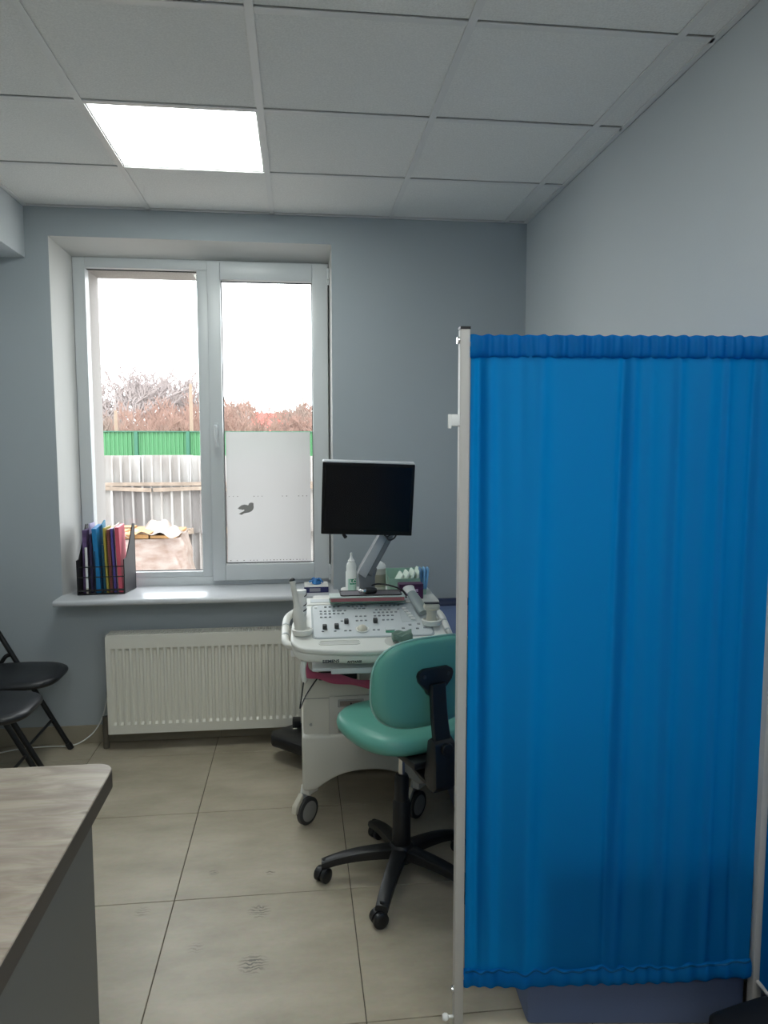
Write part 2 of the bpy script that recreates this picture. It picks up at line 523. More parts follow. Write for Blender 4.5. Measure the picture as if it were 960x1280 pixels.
# ceiling: slab, bars, tiles
ceil = obj('ceiling', B(XL - .15, XR + .15, YF - .15, YO, 2.80, 2.95), DARK, kind='structure', smooth=False)
gx = [-1.316 + 0.0, -0.716, -0.116, 0.484, 1.084]
gy = [2.083 + .6 * k for k in range(-7, 3)]
xs = [XBH] + gx[1:] + [XR]
ys = [YF] + gy + [YB]
lights = {(1, 9), (1, 5), (3, 5), (1, 2), (3, 2)}   # cells with a light panel; all but the window one are added fill
tile_full = None
for i in range(len(xs) - 1):
    for j in range(len(ys) - 1):
        x0, x1, y0, y1 = xs[i] + .004, xs[i + 1] - .004, ys[j] + .004, ys[j + 1] - (.016 if j < len(ys) - 2 else .024)
        if (i, j) in lights or x1 - x0 < 0.02:
            continue
        if abs(x1 - x0 - .592) < 1e-3 and abs(y1 - y0 - .580) < 1e-3:
            c = ((x0 + x1) / 2, (y0 + y1) / 2, ZC + .0125)
            if tile_full is None:
                o = obj('ceiling_tile', B(x0, x1, y0, y1, ZC + .005, ZC + .02), CTILE, ceil, smooth=False)
                tile_full = o.data
            else:
                link('ceiling_tile', tile_full, c, ceil)
        else:
            obj('ceiling_tile', B(x0, x1, y0, y1, ZC + .005, ZC + .02), CTILE, ceil, smooth=False)
def tbar(bm, x0, x1, y0, y1):
    box(bm, x0, x1, y0, y1, ZC, ZC + .0035)
    if x1 - x0 < y1 - y0:
        xm = (x0 + x1) / 2; box(bm, xm - .002, xm + .002, y0, y1, ZC + .003, ZC + .035)
    else:
        ym = (y0 + y1) / 2; box(bm, x0, x1, ym - .002, ym + .002, ZC + .003, ZC + .035)
    return bm
for x in gx[1:]:
    obj('main_bar', tbar(BM(), x - .012, x + .012, YF, YB), CBAR, ceil, smooth=False)
for y in gy:
    for i in range(len(xs) - 1):
        if xs[i + 1] - xs[i] > .03:
            obj('cross_bar', tbar(BM(), xs[i] + .0125, xs[i + 1] - .0125, y - .012, y + .012), CBAR, ceil, smooth=False)
obj('trim_2', box(B(XBH, XR, YB - .02, YB, ZC, ZC + .004), XBH, XR, YB - .002, YB, ZC, ZC + .03), CBAR, kind='structure', smooth=False)
obj('trim_3', box(B(XR - .022, XR, YF, YB - .02, ZC, ZC + .004), XR - .002, XR, YF, YB - .02, ZC, ZC + .03), CBAR, kind='structure', smooth=False)
obj('trim_4', box(B(XBH, XBH + .02, YF, YB - .02, ZC, ZC + .004), XBH, XBH + .002, YF, YB - .02, ZC, ZC + .03), CBAR, kind='structure', smooth=False)

LBL = {(1, 9): 'lit square LED panel set in the ceiling grid before the window',
       (1, 5): 'added unseen LED fill panel over the desk aisle', (3, 5): 'added unseen LED fill panel nearer the right wall, before the screen',
       (1, 2): 'added unseen LED fill panel behind the camera on the desk side', (3, 2): 'added unseen LED fill panel behind the camera on the right wall side'}
for (i, j) in sorted(lights):
    x0, x1, y0, y1 = xs[i] + .004, xs[i + 1] - .004, ys[j] + .004, ys[j + 1] - .004
    t = thing('ceiling_light', LBL[(i, j)], 'ceiling light', ((x0 + x1) / 2, (y0 + y1) / 2, ZC + .004), 'LED panels in the ceiling grid')
    bm = BM()
    for a in ((x0, x0 + .014, y0, y1), (x1 - .014, x1, y0, y1), (x0 + .014, x1 - .014, y0, y0 + .014), (x0 + .014, x1 - .014, y1 - .014, y1)):
        box(bm, *a, ZC + .0045, ZC + .03)
    obj('frame', bm, CBAR, t, smooth=False)
    obj('diffuser', B(x0 + .0145, x1 - .0145, y0 + .0145, y1 - .0145, ZC + .007, ZC + .012), LEDM if j == 9 else LEDM_FILL, t, smooth=False)

# floor
fl = obj('floor', B(XL - .15, XR + .15, YF - .15, YB, -.12, -.003), GROUT, kind='structure', smooth=False)
fxs = [XL] + [-.433 + .6 * k for k in range(-2, 3) if XL < -.433 + .6 * k < XR] + [XR]
fys = [YF] + [3.63 - .6 * k for k in range(9, -1, -1)] + [YB]
G = .0016
full = None
for i in range(len(fxs) - 1):
    for j in range(len(fys) - 1):
        x0, x1, y0, y1 = fxs[i] + G, fxs[i + 1] - G, fys[j] + G, fys[j + 1] - G
        if x1 - x0 < .01 or y1 - y0 < .01: continue
        isf = abs(fxs[i + 1] - fxs[i] - .6) < 1e-3 and abs(fys[j + 1] - fys[j] - .6) < 1e-3
        if isf and full:
            link('floor_tile', full, ((x0 + x1) / 2, (y0 + y1) / 2, -.004), fl)
        else:
            o = obj('floor_tile', B(x0, x1, y0, y1, -.008, 0), FLOOR, fl, bevel=.001, seg=1, smooth=False)
            if isf: full = o.data
SKIRT = mat('skirting_porcelain', lin(160, 152, 134), 0.4, var=0.15, vscale=5)
bb = obj('baseboard_back', B(XL, XR, YB - .004, YB, 0, .092), GROUT, kind='structure', smooth=False)
sx = [XL] + [-1.62 + .6 * k for k in range(0, 5)] + [XR]
for a, b in zip(sx, sx[1:]):
    obj('skirting_tile', B(a + .001, b - .001, YB - .012, YB - .003, 0, .094), SKIRT, bb, bevel=.0015, seg=1, smooth=False)
br = obj('baseboard_right', B(XR - .004, XR, YF, YB - .012, 0, .092), GROUT, kind='structure', smooth=False)
for k in range(10):
    a, b = YF + .6 * k, min(YF + .6 * (k + 1), YB - .013)
    obj('skirting_tile', B(XR - .012, XR - .003, a + .001, b - .001, 0, .094), SKIRT, br, smooth=False)

# ------------------------------------------------------------------ window
win = obj('window_1', B(fx0, fx0 + .062, 4.045, 4.115, fz0, fz1), PVC, kind='structure', bevel=.003, seg=1,
          label='white plastic window with a fixed left pane and a hinged right sash')
def frame_part(name, x0, x1, y0, y1, z0, z1, parent=win, m=PVC, bev=.004):
    return obj(name, B(x0, x1, y0, y1, z0, z1), m, parent, bevel=bev, seg=2)
gl = (-1.090, -.518, .852, 2.452)      # fixed glass
frame_part('frame_bar', fx0 + .062, fx1, 4.045, 4.115, gl[3] - .002, fz1)
frame_part('frame_bar', fx0 + .062, fx1, 4.045, 4.115, fz0, gl[2] - .03)
frame_part('frame_bar', fx1 - .03, fx1, 4.046, 4.115, fz0 + .04, gl[3] - .002)
frame_part('mullion', -.520, -.452, 4.045, 4.115, gl[2] - .03, gl[3] - .002)
# glazing beads round the fixed pane
for a in ((gl[0] - .03, gl[0], gl[2] - .03, gl[3] + .001), (gl[1], gl[1] + .012, gl[2], gl[3])):
    frame_part('glazing_bead', a[0], a[1], 4.052, 4.085, a[2], a[3], bev=.003)
frame_part('glazing_bead', gl[0], gl[1], 4.052, 4.085, gl[2] - .03, gl[2], bev=.003)
GASK = mat('gasket_black', lin(40, 42, 42), 0.6)
def gasket(x0, x1, z0, z1, y, parent):
    bm = BM(); g = .004
    for a in ((x0, x0 + g, z0, z1), (x1 - g, x1, z0, z1), (x0, x1, z0, z0 + g), (x0, x1, z1 - g, z1)):
        box(bm, a[0], a[1], y, y + .01, a[2], a[3])
    obj('gasket', bm, GASK, parent, smooth=False)
gasket(gl[0] - .0005, gl[1], gl[2], gl[3] - .002, 4.082, win)
obj('pane', B(gl[0], gl[1], 4.092, 4.096, gl[2], gl[3] - .001), GLASS, win, smooth=False, label='clear glass pane')
# hinged sash
sg = (-.395, .083, .892, 2.397)
sx0, sx1, sz0, sz1 = -.462, .166, .806, 2.488
sy0, sy1 = 4.005, 4.075
sash = frame_part('sash', sx0, sg[0], sy0, sy1, sz0, sz1)
frame_part('sash_bar', sg[1], sx1, sy0, sy1, sz0, sz1, sash)
frame_part('sash_bar', sg[0], sg[1], sy0, sy1, sg[3], sz1, sash)
frame_part('sash_bar', sg[0], sg[1], sy0, sy1, sz0, sg[2], sash)
gasket(sg[0], sg[1], sg[2], sg[3], 4.05, sash)
obj('pane', B(sg[0], sg[1], 4.060, 4.064, sg[2], sg[3]), GLASS, sash, smooth=False)
# frosted film with a dove cut out of darker foil
obj('frosted_film', B(-.386, .066, 4.0545, 4.056, .897, 1.607), FILM, sash, smooth=False, label='frosted privacy film on the lower sash glass')
bird = [(0, .5), (.10, .62), (.24, .76), (.42, .82), (.56, .80), (.66, .74), (.70, .90), (.80, .98), (.92, .96), (.98, .90), (1.0, .84), (.97, .80), (1.0, .60), (.96, .42), (.86, .28), (.70, .18), (.52, .14), (.40, .12), (.30, .02), (.22, -.02), (.16, .04), (.08, .04), (.14, .14), (.26, .22), (.38, .30), (.44, .38), (.36, .42), (.28, .38), (.22, .44), (.12, .42), (.06, .48)]
bx, bz, bw, bh = -.330, 1.158, .088, .068
obj('dove_sticker', prism(BM(), [(bx + p[0] * bw, bz + p[1] * bh) for p in bird], 'xz', 4.0532, 4.0544), mat('foil_grey', lin(150, 148, 146), 0.6), sash, smooth=False, label='small grey dove silhouette on the film')
SPECK = mat('film_speck', lin(120, 116, 112), 0.8)
random.seed(4)
for z, pitch in ((1.258, .022), (.906, .018)):
    bm = BM(); x = -.375
    while x < .055:
        if random.random() < .75:
            box(bm, x, x + random.uniform(.003, .008), 4.0534, 4.0544, z - .0015, z + .0025)
        x += pitch
    obj('film_perforation', bm, SPECK, sash, smooth=False, kind='stuff')
# handle
h = obj('handle', B(-.441, -.417, 3.993, 4.005, 1.585, 1.655), PVC, sash, bevel=.004, label='white lever handle')
obj('lever', tube(BM(), [(-.429, 3.994, 1.635), (-.429, 3.962, 1.635), (-.428, 3.956, 1.625), (-.426, 3.954, 1.58), (-.418, 3.956, 1.525)], .0085, 10, 3), PVC, h)
for z in (2.41, .83):
    obj('hinge', cyl(cyl(BM(), (.170, 4.000, z), (.170, 4.000, z + .055), .008, n=12), (.170, 4.0, z - .03), (.170, 4.0, z - .004), .007, n=12), PVC, win)
obj('window_sill', prism(BM(), [(3.705, .748), (3.698, .756), (3.698, .768), (3.705, .776), (4.05, .776), (4.05, .746)], 'yz', -1.20, .205), SILL, win, bevel=.002, seg=1, label='white plastic window sill board')

# ------------------------------------------------------------------ outside
ASPH = mat('yard_ground', lin(176, 170, 162), 0.95, var=0.3, vscale=2)
obj('ground', B(-60, 60, YO, 90, -1.4, -.55), ASPH, kind='structure', smooth=False)
SHEET = mat('weathered_sheet', lin(176, 173, 170), 0.8, var=0.35, vscale=2.2, stretch=(3.0, 3.0, .7), col2=lin(136, 129, 124))
SHEET2 = mat('weathered_sheet_dark', lin(150, 146, 144), 0.8, var=0.4, vscale=2.5, stretch=(4.0, 4.0, .5), col2=lin(110, 103, 100))
TIMBER = mat('old_timber', lin(150, 134, 120), 0.9, var=0.4, vscale=9)
gf = thing('corrugated_fence', 'old grey corrugated sheet fence with timber rails across the yard', 'fence', (-1.2, 9.0, -.55))
def corr(x0, x1, z0, z1, y, pitch, amp, m, tilt=0.0):
    bm = BM(); n = max(2, int(round((x1 - x0) / pitch)))
    def f(u, v):
        x = x0 + (x1 - x0) * u
        ph = ((x - x0) / pitch) % 1.0
        d = amp if ph < .22 else (0 if ph < .30 or ph > .92 else -.12 * amp)
        return Vector((x + tilt * v, y - d, z0 + (z1 - z0) * v))
    nu = n * 12
    grid(bm, f, nu, 2)
    return obj('sheet', bm, m, gf, smooth=False)
random.seed(11)
x = -5.0
while x < 2.6:
    wd = random.uniform(.55, .75)
    corr(x, x + wd + .03, .9, 1.396 + random.uniform(-.008, .008), 9.10 + random.uniform(-.02, .02), .105, .045, SHEET)
    x += wd
x = -5.0
k = 0
while x < 2.6:
    wd = random.uniform(.42, .62)
    corr(x, x + wd + .02, .47, 1.06, 9.0 + random.uniform(-.02, .02), .118, .05, SHEET2 if k % 2 else SHEET, random.uniform(-.01, .01))
    corr(x + .1, x + wd + .09, -.55, .52, 9.06 + random.uniform(-.02, .02), .118, .05, SHEET if k % 2 else SHEET2, random.uniform(-.01, .01))
    x += wd; k += 1
obj('rail', B(-5.1, 2.7, 8.93, 8.97, 1.045, 1.085), TIMBER, gf, smooth=False)
x = -5
while x < 2.6:
    wd = random.uniform(.3, .8)
    a = random.uniform(-.02, .02)
    obj('batten', prism(BM(), [(x, .985 + a), (x + wd, .985 - a), (x + wd, 1.03 - a), (x, 1.03 + a)], 'xz', 8.92, 8.95), TIMBER, gf, smooth=False)
    if random.random() < .7:
        obj('batten', B(x, x + wd * .6, 8.90, 8.95, .47, .47 + random.uniform(.05, .11)), TIMBER, gf, smooth=False)
    x += wd + .02
for x in (-4.2, -2.0, 0.2, 2.3):
    obj('post', B(x - .04, x + .04, 9.14, 9.2, -.55, 1.3), TIMBER, gf, smooth=False)

GREEN = mat('green_profiled_steel', lin(68, 124, 80), 0.55, var=0.06, vscale=1)
GREEND = mat('green_post', lin(44, 98, 76), 0.5)
ge = thing('green_fence', 'bright green profiled steel fence behind the grey one', 'fence', (-1.0, 13.0, -.55))
for k in range(12):
    x0 = -7.03 + k * .86
    bm = BM(); n = 12
    pts = []
    for q in range(n):
        a = x0 + .86 * q / n
        pts += [(a, 0), (a + .030, 0), (a + .038, -.016), (a + .062, -.016), (a + .0705, 0)]
    V0 = [bm.verts.new((p[0], 13.0 + p[1], -.55)) for p in pts]
    V1 = [bm.verts.new((p[0], 13.0 + p[1], 1.735)) for p in pts]
    for a in range(len(pts) - 1):
        bm.faces.new((V0[a], V0[a + 1], V1[a + 1], V1[a]))
    obj('panel', bm, GREEN, ge, smooth=False)
    obj('post', B(x0 - .03, x0 + .03, 12.94, 12.982, -.55, 1.74), GREEND, ge, smooth=False)
obj('cap_rail', B(-7.1, 3.35, 12.96, 13.02, 1.735, 1.752), GREEND, ge, smooth=False)

# wrapped building material in the yard
pal = thing('wrapped_pallet', 'tan boards on a pallet wrapped in crumpled clear plastic', 'pallet', (-1.5, 7.2, -.55))
WRAP = mat('crumpled_plastic', lin(160, 146, 138), 0.3, var=0.35, vscale=7, bump=1.0, bscale=14, stretch=(1, 1, 2.5), col2=lin(130, 106, 94))
TAN = mat('tan_boards', lin(178, 134, 84), 0.8, var=0.3, vscale=6)
for k in range(3):
    obj('runner', B(-2.5, -.98, 6.75 + .4 * k, 6.85 + .4 * k, -.55, -.42), TIMBER, pal, smooth=False)
bm = BM()
random.seed(5)
def lump(u, v):
    a = 2 * pi * u
    e = 5
    ca, sa = cos(a), sin(a)
    x = math.copysign(abs(ca) ** (2 / e), ca) * .73; y = math.copysign(abs(sa) ** (2 / e), sa) * .45
    z = -.42 + 1.10 * v
    s = 1 - .10 * v ** 5 + .018 * sin(9 * a + 11 * v) + .014 * sin(23 * v + 5 * a)
    return Vector((-1.75 + x * s, 7.2 + y * s, z))
grid(bm, lump, 72, 26)
bmesh.ops.holes_fill(bm, edges=[e for e in bm.edges if e.is_boundary])
obj('wrapping', bm, WRAP, pal)
for k in range(5):
    obj('board', B(-2.3 + .24 * k, -2.075 + .24 * k, 6.82, 7.5, .685, .735 - .012 * abs(k - 2)), TAN, pal, smooth=False)
WRAP2 = mat('crumpled_plastic_sheet', lin(128, 112, 102), 0.35, var=0.3, vscale=7, bump=1.0, bscale=16)
obj('loose_wrap', grid(BM(), lambda u, v: Vector((-1.62 + .55 * u, 6.74 + .8 * v, .70 + .05 * sin(7 * u + 2) * sin(5 * v) + .05 * (1 - abs(2 * u - 1)) + .02 * sin(20 * u + 9 * v))), 20, 14), WRAP2, pal)

# trees
BARK = mat('bare_bark', lin(138, 128, 126), 0.9)
TWIG = mat('reddish_twigs', lin(150, 120, 108), 0.9, var=.35, vscale=6)
TWIG2 = mat('grey_brown_twigs', lin(140, 122, 112), 0.9, var=.35, vscale=6)
def mesh_from(name, V, F, m, parent):
    me = bpy.data.meshes.new(name)
    me.from_pydata(V, [], F)
    me.materials.append(m)
    return link(name, me, (0, 0, 0), parent)
def seg(V, F, a, b, r0, r1, n=4):
    u, v = frame_of(b - a)
    i = len(V)
    for p, r in ((a, r0), (b, r1)):
        for k in range(n):
            t = 2 * pi * k / n
            V.append(p + u * (r * cos(t)) + v * (r * sin(t)))
    for k in range(n):
        F.append((i + k, i + (k + 1) % n, i + n + (k + 1) % n, i + n + k))
def grow(V, F, p, d, L, r, depth, rng, spread, up, nb, rmin=.014):
    k = 3 if depth > 2 else 2
    for s in range(k):
        q = p + d * (L / k)
        d2 = (d + Vector((rng.gauss(0, .10), rng.gauss(0, .10), rng.gauss(0, .06) + up * .05))).normalized()
        r2 = r * (.84 if s < k - 1 else .76)
        seg(V, F, p, q, max(r, rmin), max(r2, rmin), 5 if r > .03 else 3)
        p, d, r = q, d2, r2
        if depth > 0 and s < k - 1 and rng.random() < .75:
            side = (d + Vector((rng.uniform(-1, 1), rng.uniform(-1, 1), rng.uniform(-.1, .5) + up * .2)) * spread).normalized()
            grow(V, F, p, side, L * rng.uniform(.5, .75), r * .6, depth - 1, rng, spread, up, nb, rmin)
    if depth > 0:
        for _ in range(nb):
            side = (d + Vector((rng.uniform(-1, 1), rng.uniform(-1, 1), rng.uniform(-.2, .5) + up * .2)) * spread).normalized()
            grow(V, F, p, side, L * rng.uniform(.6, .85), r * .75, depth - 1, rng, spread, up, nb, rmin)
GROUND = -.55
def tree(name, label, cat, px, top_py, Y, seed, m, trunk, spread=.75, depth=5, group=None, nb=2, lean=0, r=.09, rmin=.013, wide=1.0, deep=1.0):
    r, rmin = r * Y / 22, rmin * Y / 22
    base = at(px, 600, Y); base.z = GROUND
    top = at(px, top_py, Y).z
    H = top - GROUND
    rng = random.Random(seed)
    t = thing(name, label, cat, tuple(base), group)
    V, F = [], []
    th = H * trunk
    b1 = base + Vector((lean, 0, th))
    seg(V, F, base, base + Vector((lean * .5, 0, th * .55)), r * 1.3, r, 8); seg(V, F, base + Vector((lean * .5, 0, th * .55)), b1, r, r * .9, 8)
    me = bpy.data.meshes.new('trunk'); me.from_pydata([v - base for v in V], [], F); me.materials.append(m)
    link('trunk', me, base, t)
    V, F = [], []
    L0 = (H - th) * .36
    for q in range(5):
        a = 2 * pi * q / 5 + rng.uniform(-.4, .4)
        d = Vector((cos(a) * spread, sin(a) * spread, 1 + rng.uniform(-.2, .4))).normalized()
        grow(V, F, b1 - Vector((0, 0, th * .15 * rng.random())), d, L0, r * .62, depth, rng, spread, 1, nb, rmin)
    zmax = max(v.z for v in V)
    s = (top - b1.z) / max(.1, zmax - b1.z)
    V = [Vector((b1.x + (v.x - b1.x) * s * wide, b1.y + (v.y - b1.y) * s * deep, b1.z + (v.z - b1.z) * s)) for v in V]
    me = bpy.data.meshes.new('branches'); me.from_pydata([v - base for v in V], [], F); me.materials.append(m)
    o = link('branches', me, base, t)
    return t
TG = 'bare trees beyond the fences'
tree('bare_tree', 'tall bare grey tree with a fanned crown, leftmost in the window', 'tree', 168, 452, 33, 3, BARK, .36, .8, 5, TG, r=.16, rmin=.0135, wide=1.5, deep=.33)
tree('bare_tree', 'bare grey tree in the middle of the left pane', 'tree', 212, 462, 36, 8, BARK, .40, .75, 5, TG, r=.14, rmin=.0135, wide=1.4, deep=.33)
tree('bare_tree', 'bare tree partly cut off by the left window reveal', 'tree', 128, 478, 39, 21, BARK, .42, .8, 4, TG, r=.13, rmin=.0135, wide=1.3, deep=.33)
tree('bare_tree', 'bare grey-brown tree at the left edge of the right pane', 'tree', 292, 500, 34, 5, TWIG2, .40, .75, 5, TG, r=.13, rmin=.0135, wide=1.3, deep=.33)
tree('bare_tree', 'bare tree beside the red roof at the right', 'tree', 372, 503, 36, 14, TWIG2, .40, .8, 5, TG, r=.13, rmin=.0135, wide=1.3, deep=.33)
tree('bare_tree', 'bare tree at the far right edge of the right pane', 'tree', 388, 497, 39, 17, TWIG, .42, .8, 5, TG, r=.13, rmin=.0135, wide=1.3, deep=.33)
SG = 'leafless shrubs along the green fence'
for i, (px, py, Y, sd, lb) in enumerate(((140, 512, 16, 1, 'brown leafless shrub at the left end above the green fence'), (168, 508, 17.2, 2, 'brown leafless shrub below the fanned bare tree'),
        (190, 515, 18.4, 3, 'brown leafless shrub between the two grey trees'), (214, 510, 19.6, 4, 'reddish leafless shrub left of the slim pole'),
        (240, 488, 20.8, 6, 'tall reddish leafless shrub behind the slim pole'), (262, 492, 15.3, 7, 'reddish leafless shrub hidden partly by the window mullion'),
        (292, 512, 23.2, 9, 'brown leafless shrub at the left of the right pane'), (318, 532, 24.4, 10, 'low brown leafless shrub left of the red roof'),
        (348, 546, 25.6, 12, 'low brown leafless shrub in front of the red roof'), (372, 512, 26.8, 13, 'orange-brown leafless shrub right of the red roof'),
        (396, 505, 28, 15, 'orange-brown leafless shrub at the right window edge'))):
    tree('leafless_shrub', lb, 'shrub', px, py, Y, 100 + sd, TWIG if i % 2 or 3 < i < 6 else TWIG2, .12, 1.0, 5, SG, nb=3, r=.05, rmin=.0105, deep=.3)
def house(label, px0, px1, py_eave, py_ridge, Y, roofm, wallm):
    a, b = at(px0, py_eave, Y), at(px1, py_eave, Y)
    zr = at((px0 + px1) / 2, py_ridge, Y + 1.4).z
    t = thing('house', label, 'house', ((a.x + b.x) / 2, Y, GROUND))
    wl = obj('walls', B(a.x, b.x, Y, Y + 2.8, GROUND, a.z), wallm, t, smooth=False)
    n = 2
    for q in range(n):
        cx = a.x + (b.x - a.x) * (q + .5) / n
        f = obj('window_frame', B(cx - .4, cx + .4, Y - .04, Y, a.z - 1.5, a.z - .4), WHITEP, wl, smooth=False)
        obj('pane', B(cx - .33, cx + .33, Y - .05, Y - .041, a.z - 1.43, a.z - .47), SCREEN, f, smooth=False)
    prism_pts = [(Y - .15, a.z - .08), (Y + 2.95, a.z - .08), (Y + 1.4, zr)]
    obj('roof', prism(BM(), prism_pts, 'yz', a.x - .4, b.x + .4), roofm, t, smooth=False)
REDR = mat('red_roof', lin(180, 66, 56), 0.7, var=0.15, vscale=4)
GREYR = mat('brown_slate_roof', lin(108, 92, 86), 0.8, var=0.2, vscale=4)
HW = mat('house_render', lin(176, 164, 152), 0.9)
house('small house with a bright red roof beyond the fences', 326, 352, 538, 516, 29.4, REDR, HW)
house('pale house with a brown roof left of the red roof', 278, 306, 531, 508, 48, GREYR, HW)
house('low house with a brown roof behind the left trees', 118, 140, 530, 515, 46, GREYR, HW)
PALE = mat('pale_concrete_pole', lin(146, 126, 110), 0.9)
def pole(label, px, top, Y):
    p = at(px, 560, Y); z = at(px, top, Y).z
    t = thing('utility_pole', label, 'pole', (p.x, Y, GROUND))
    obj('shaft', cyl(BM(), (p.x, Y, GROUND), (p.x, Y, z), .045, .028, 10), PALE, t)
    obj('insulator', cyl(BM(), (p.x, Y, z), (p.x, Y, z + .35), .014, .010, 6), BARK, t)
pole('slim pale utility pole standing right in the left pane', 240, 480, 13.9)
pole('short pale utility pole at the left of the left pane', 146, 513, 13.9)

# ------------------------------------------------------------------ radiator
rad = thing('radiator', 'white steel panel radiator with vertical ribs under the window', 'radiator', (-.43, 3.75, .09))
rx0, rx1, rz0, rz1 = -.955, .12, .092, .592
rf, rb_ = 3.700, 3.80
def rad_front():
    bm = BM(); zs = [(rz0, 0), (rz0 + .045, 0), (rz0 + .058, 1), (rz1 - .075, 1), (rz1 - .062, 0), (rz1, 0)]
    xs_ = [(rx0, 0), (rx0 + .015, 0)]
    x = rx0 + .02
    while x + .034 < rx1 - .01:
        xs_ += [(x, 0), (x + .005, 1), (x + .018, 1), (x + .023, 0)]
        x += .0335
    xs_ += [(rx1, 0)]
    V = [[bm.verts.new((a, rf + .011 * ka * kb, b)) for (b, kb) in zs] for (a, ka) in xs_]
    for i in range(len(xs_) - 1):
        for j in range(len(zs) - 1):
            bm.faces.new((V[i][j], V[i + 1][j], V[i + 1][j + 1], V[i][j + 1]))
    # returns at the edges
    for (a, b) in ((0, 0), (-1, -1)):
        pass
    return obj('front_panel', bm, STEEL_W, rad, ang=25)
rad_front()
obj('side_panel', B(rx0 - .004, rx0, rf - .002, rb_, rz0 + .0, rz1), STEEL_W, rad, bevel=.0015, seg=1)
obj('side_panel', B(rx1, rx1 + .004, rf - .002, rb_, rz0, rz1), STEEL_W, rad, bevel=.0015, seg=1)
obj('back_panel', B(rx0, rx1, rb_ - .012, rb_, rz0, rz1 - .01), STEEL_W, rad, smooth=False)
bm = BM()
box(bm, rx0, rx1, rf, rf + .010, rz1, rz1 + .006); box(bm, rx0, rx1, rb_ - .010, rb_, rz1, rz1 + .006)
x = rx0
while x < rx1:
    box(bm, x, x + .0035, rf + .010, rb_ - .010, rz1, rz1 + .006); x += .0105
for q in (.25, .5, .75):
    y = rf + (rb_ - rf) * q; box(bm, rx0, rx1, y - .002, y + .002, rz1 + .001, rz1 + .005)
obj('top_grille', bm, STEEL_W, rad, smooth=False)
obj('convector_shade', B(rx0 + .008, rx1 - .008, rf + .016, rb_ - .016, rz0 + .022, rz1 - .030), DARK, rad, smooth=False)  # block coloured dark to give the grille slots their shade
obj('bottom_cover', B(rx0, rx1, rf + .03, rb_ - .014, rz0 + .01, rz0 + .02), DARK, rad, smooth=False)
obj('valve', tube(tube(BM(), [(-.985, 3.762, .165), (-.985, 3.762, .0)], .015, 12), [(-.985, 3.762, .13), (-.955, 3.762, .13)], .012, 10), mat('brass_grey', lin(120, 116, 108), 0.4, 0.6), rad)
for x in (rx0 + .12, rx1 - .12):
    obj('wall_bracket', B(x - .02, x + .02, rb_, YB - .003, rz0 + .08, rz1 - .08), STEEL_W, rad, smooth=False)
obj('white_cable', tube(BM(), [(-1.70, 3.60, .006), (-1.50, 3.745, .005), (-1.38, 3.79, .005), (-1.28, 3.80, .005), (-1.16, 3.80, .006), (-1.08, 3.815, .045), (-1.03, 3.825, .11), (-1.0, 3.83, .20), (-.985, 3.832, .30)], .0035, 8, 8), WHITEP,
    label='thin white cable running along the skirting to the radiator', cat='cable')

# ------------------------------------------------------------------ desk
dk = thing('desk', 'desk with pale oak-look top and grey end panel, lower left', 'desk', (-.85, 1.2, 0))
def desk_top():
    x0, x1, y0, y1, r = -1.55, -.462, .42, 1.842, .045
    poly = rrect(x0, x1, y0, y1, r, 8)
    return obj('desk_top', prism(BM(), poly, 'xy', .7105, .75), WOOD, dk, bevel=.0015, seg=1)
dt = desk_top()
obj('edge_band', prism(BM(), rrect(-1.5508, -.4612, .4192, 1.8428, .0455, 8), 'xy', .705, .7475), mat('edge_band_dark', lin(84, 77, 70), 0.5), dk, smooth=True)
PANELG = mat('grey_laminate', lin(110, 110, 108), 0.45)
obj('end_panel', B(-.480, -.463, .55, 1.625, 0.01, .704), PANELG, dk, bevel=.001, seg=1)
obj('end_panel', B(-1.545, -1.527, .55, 1.625, 0.01, .704), PANELG, dk, bevel=.001, seg=1)
obj('modesty_panel', B(-1.526, -.481, 1.55, 1.568, .15, .704), PANELG, dk, smooth=False)
obj('screw_cap', cyl(BM(), (-.4632, 1.36, .42), (-.4618, 1.36, .42), .004, n=10), KNOB, dk)
for y in (.65, 1.5):
    obj('glide', cyl(BM(), (-.4715, y, 0), (-.4715, y, .012), .008, n=8), BLACK, dk)
    obj('glide', cyl(BM(), (-1.536, y, 0), (-1.536, y, .012), .008, n=8), BLACK, dk)

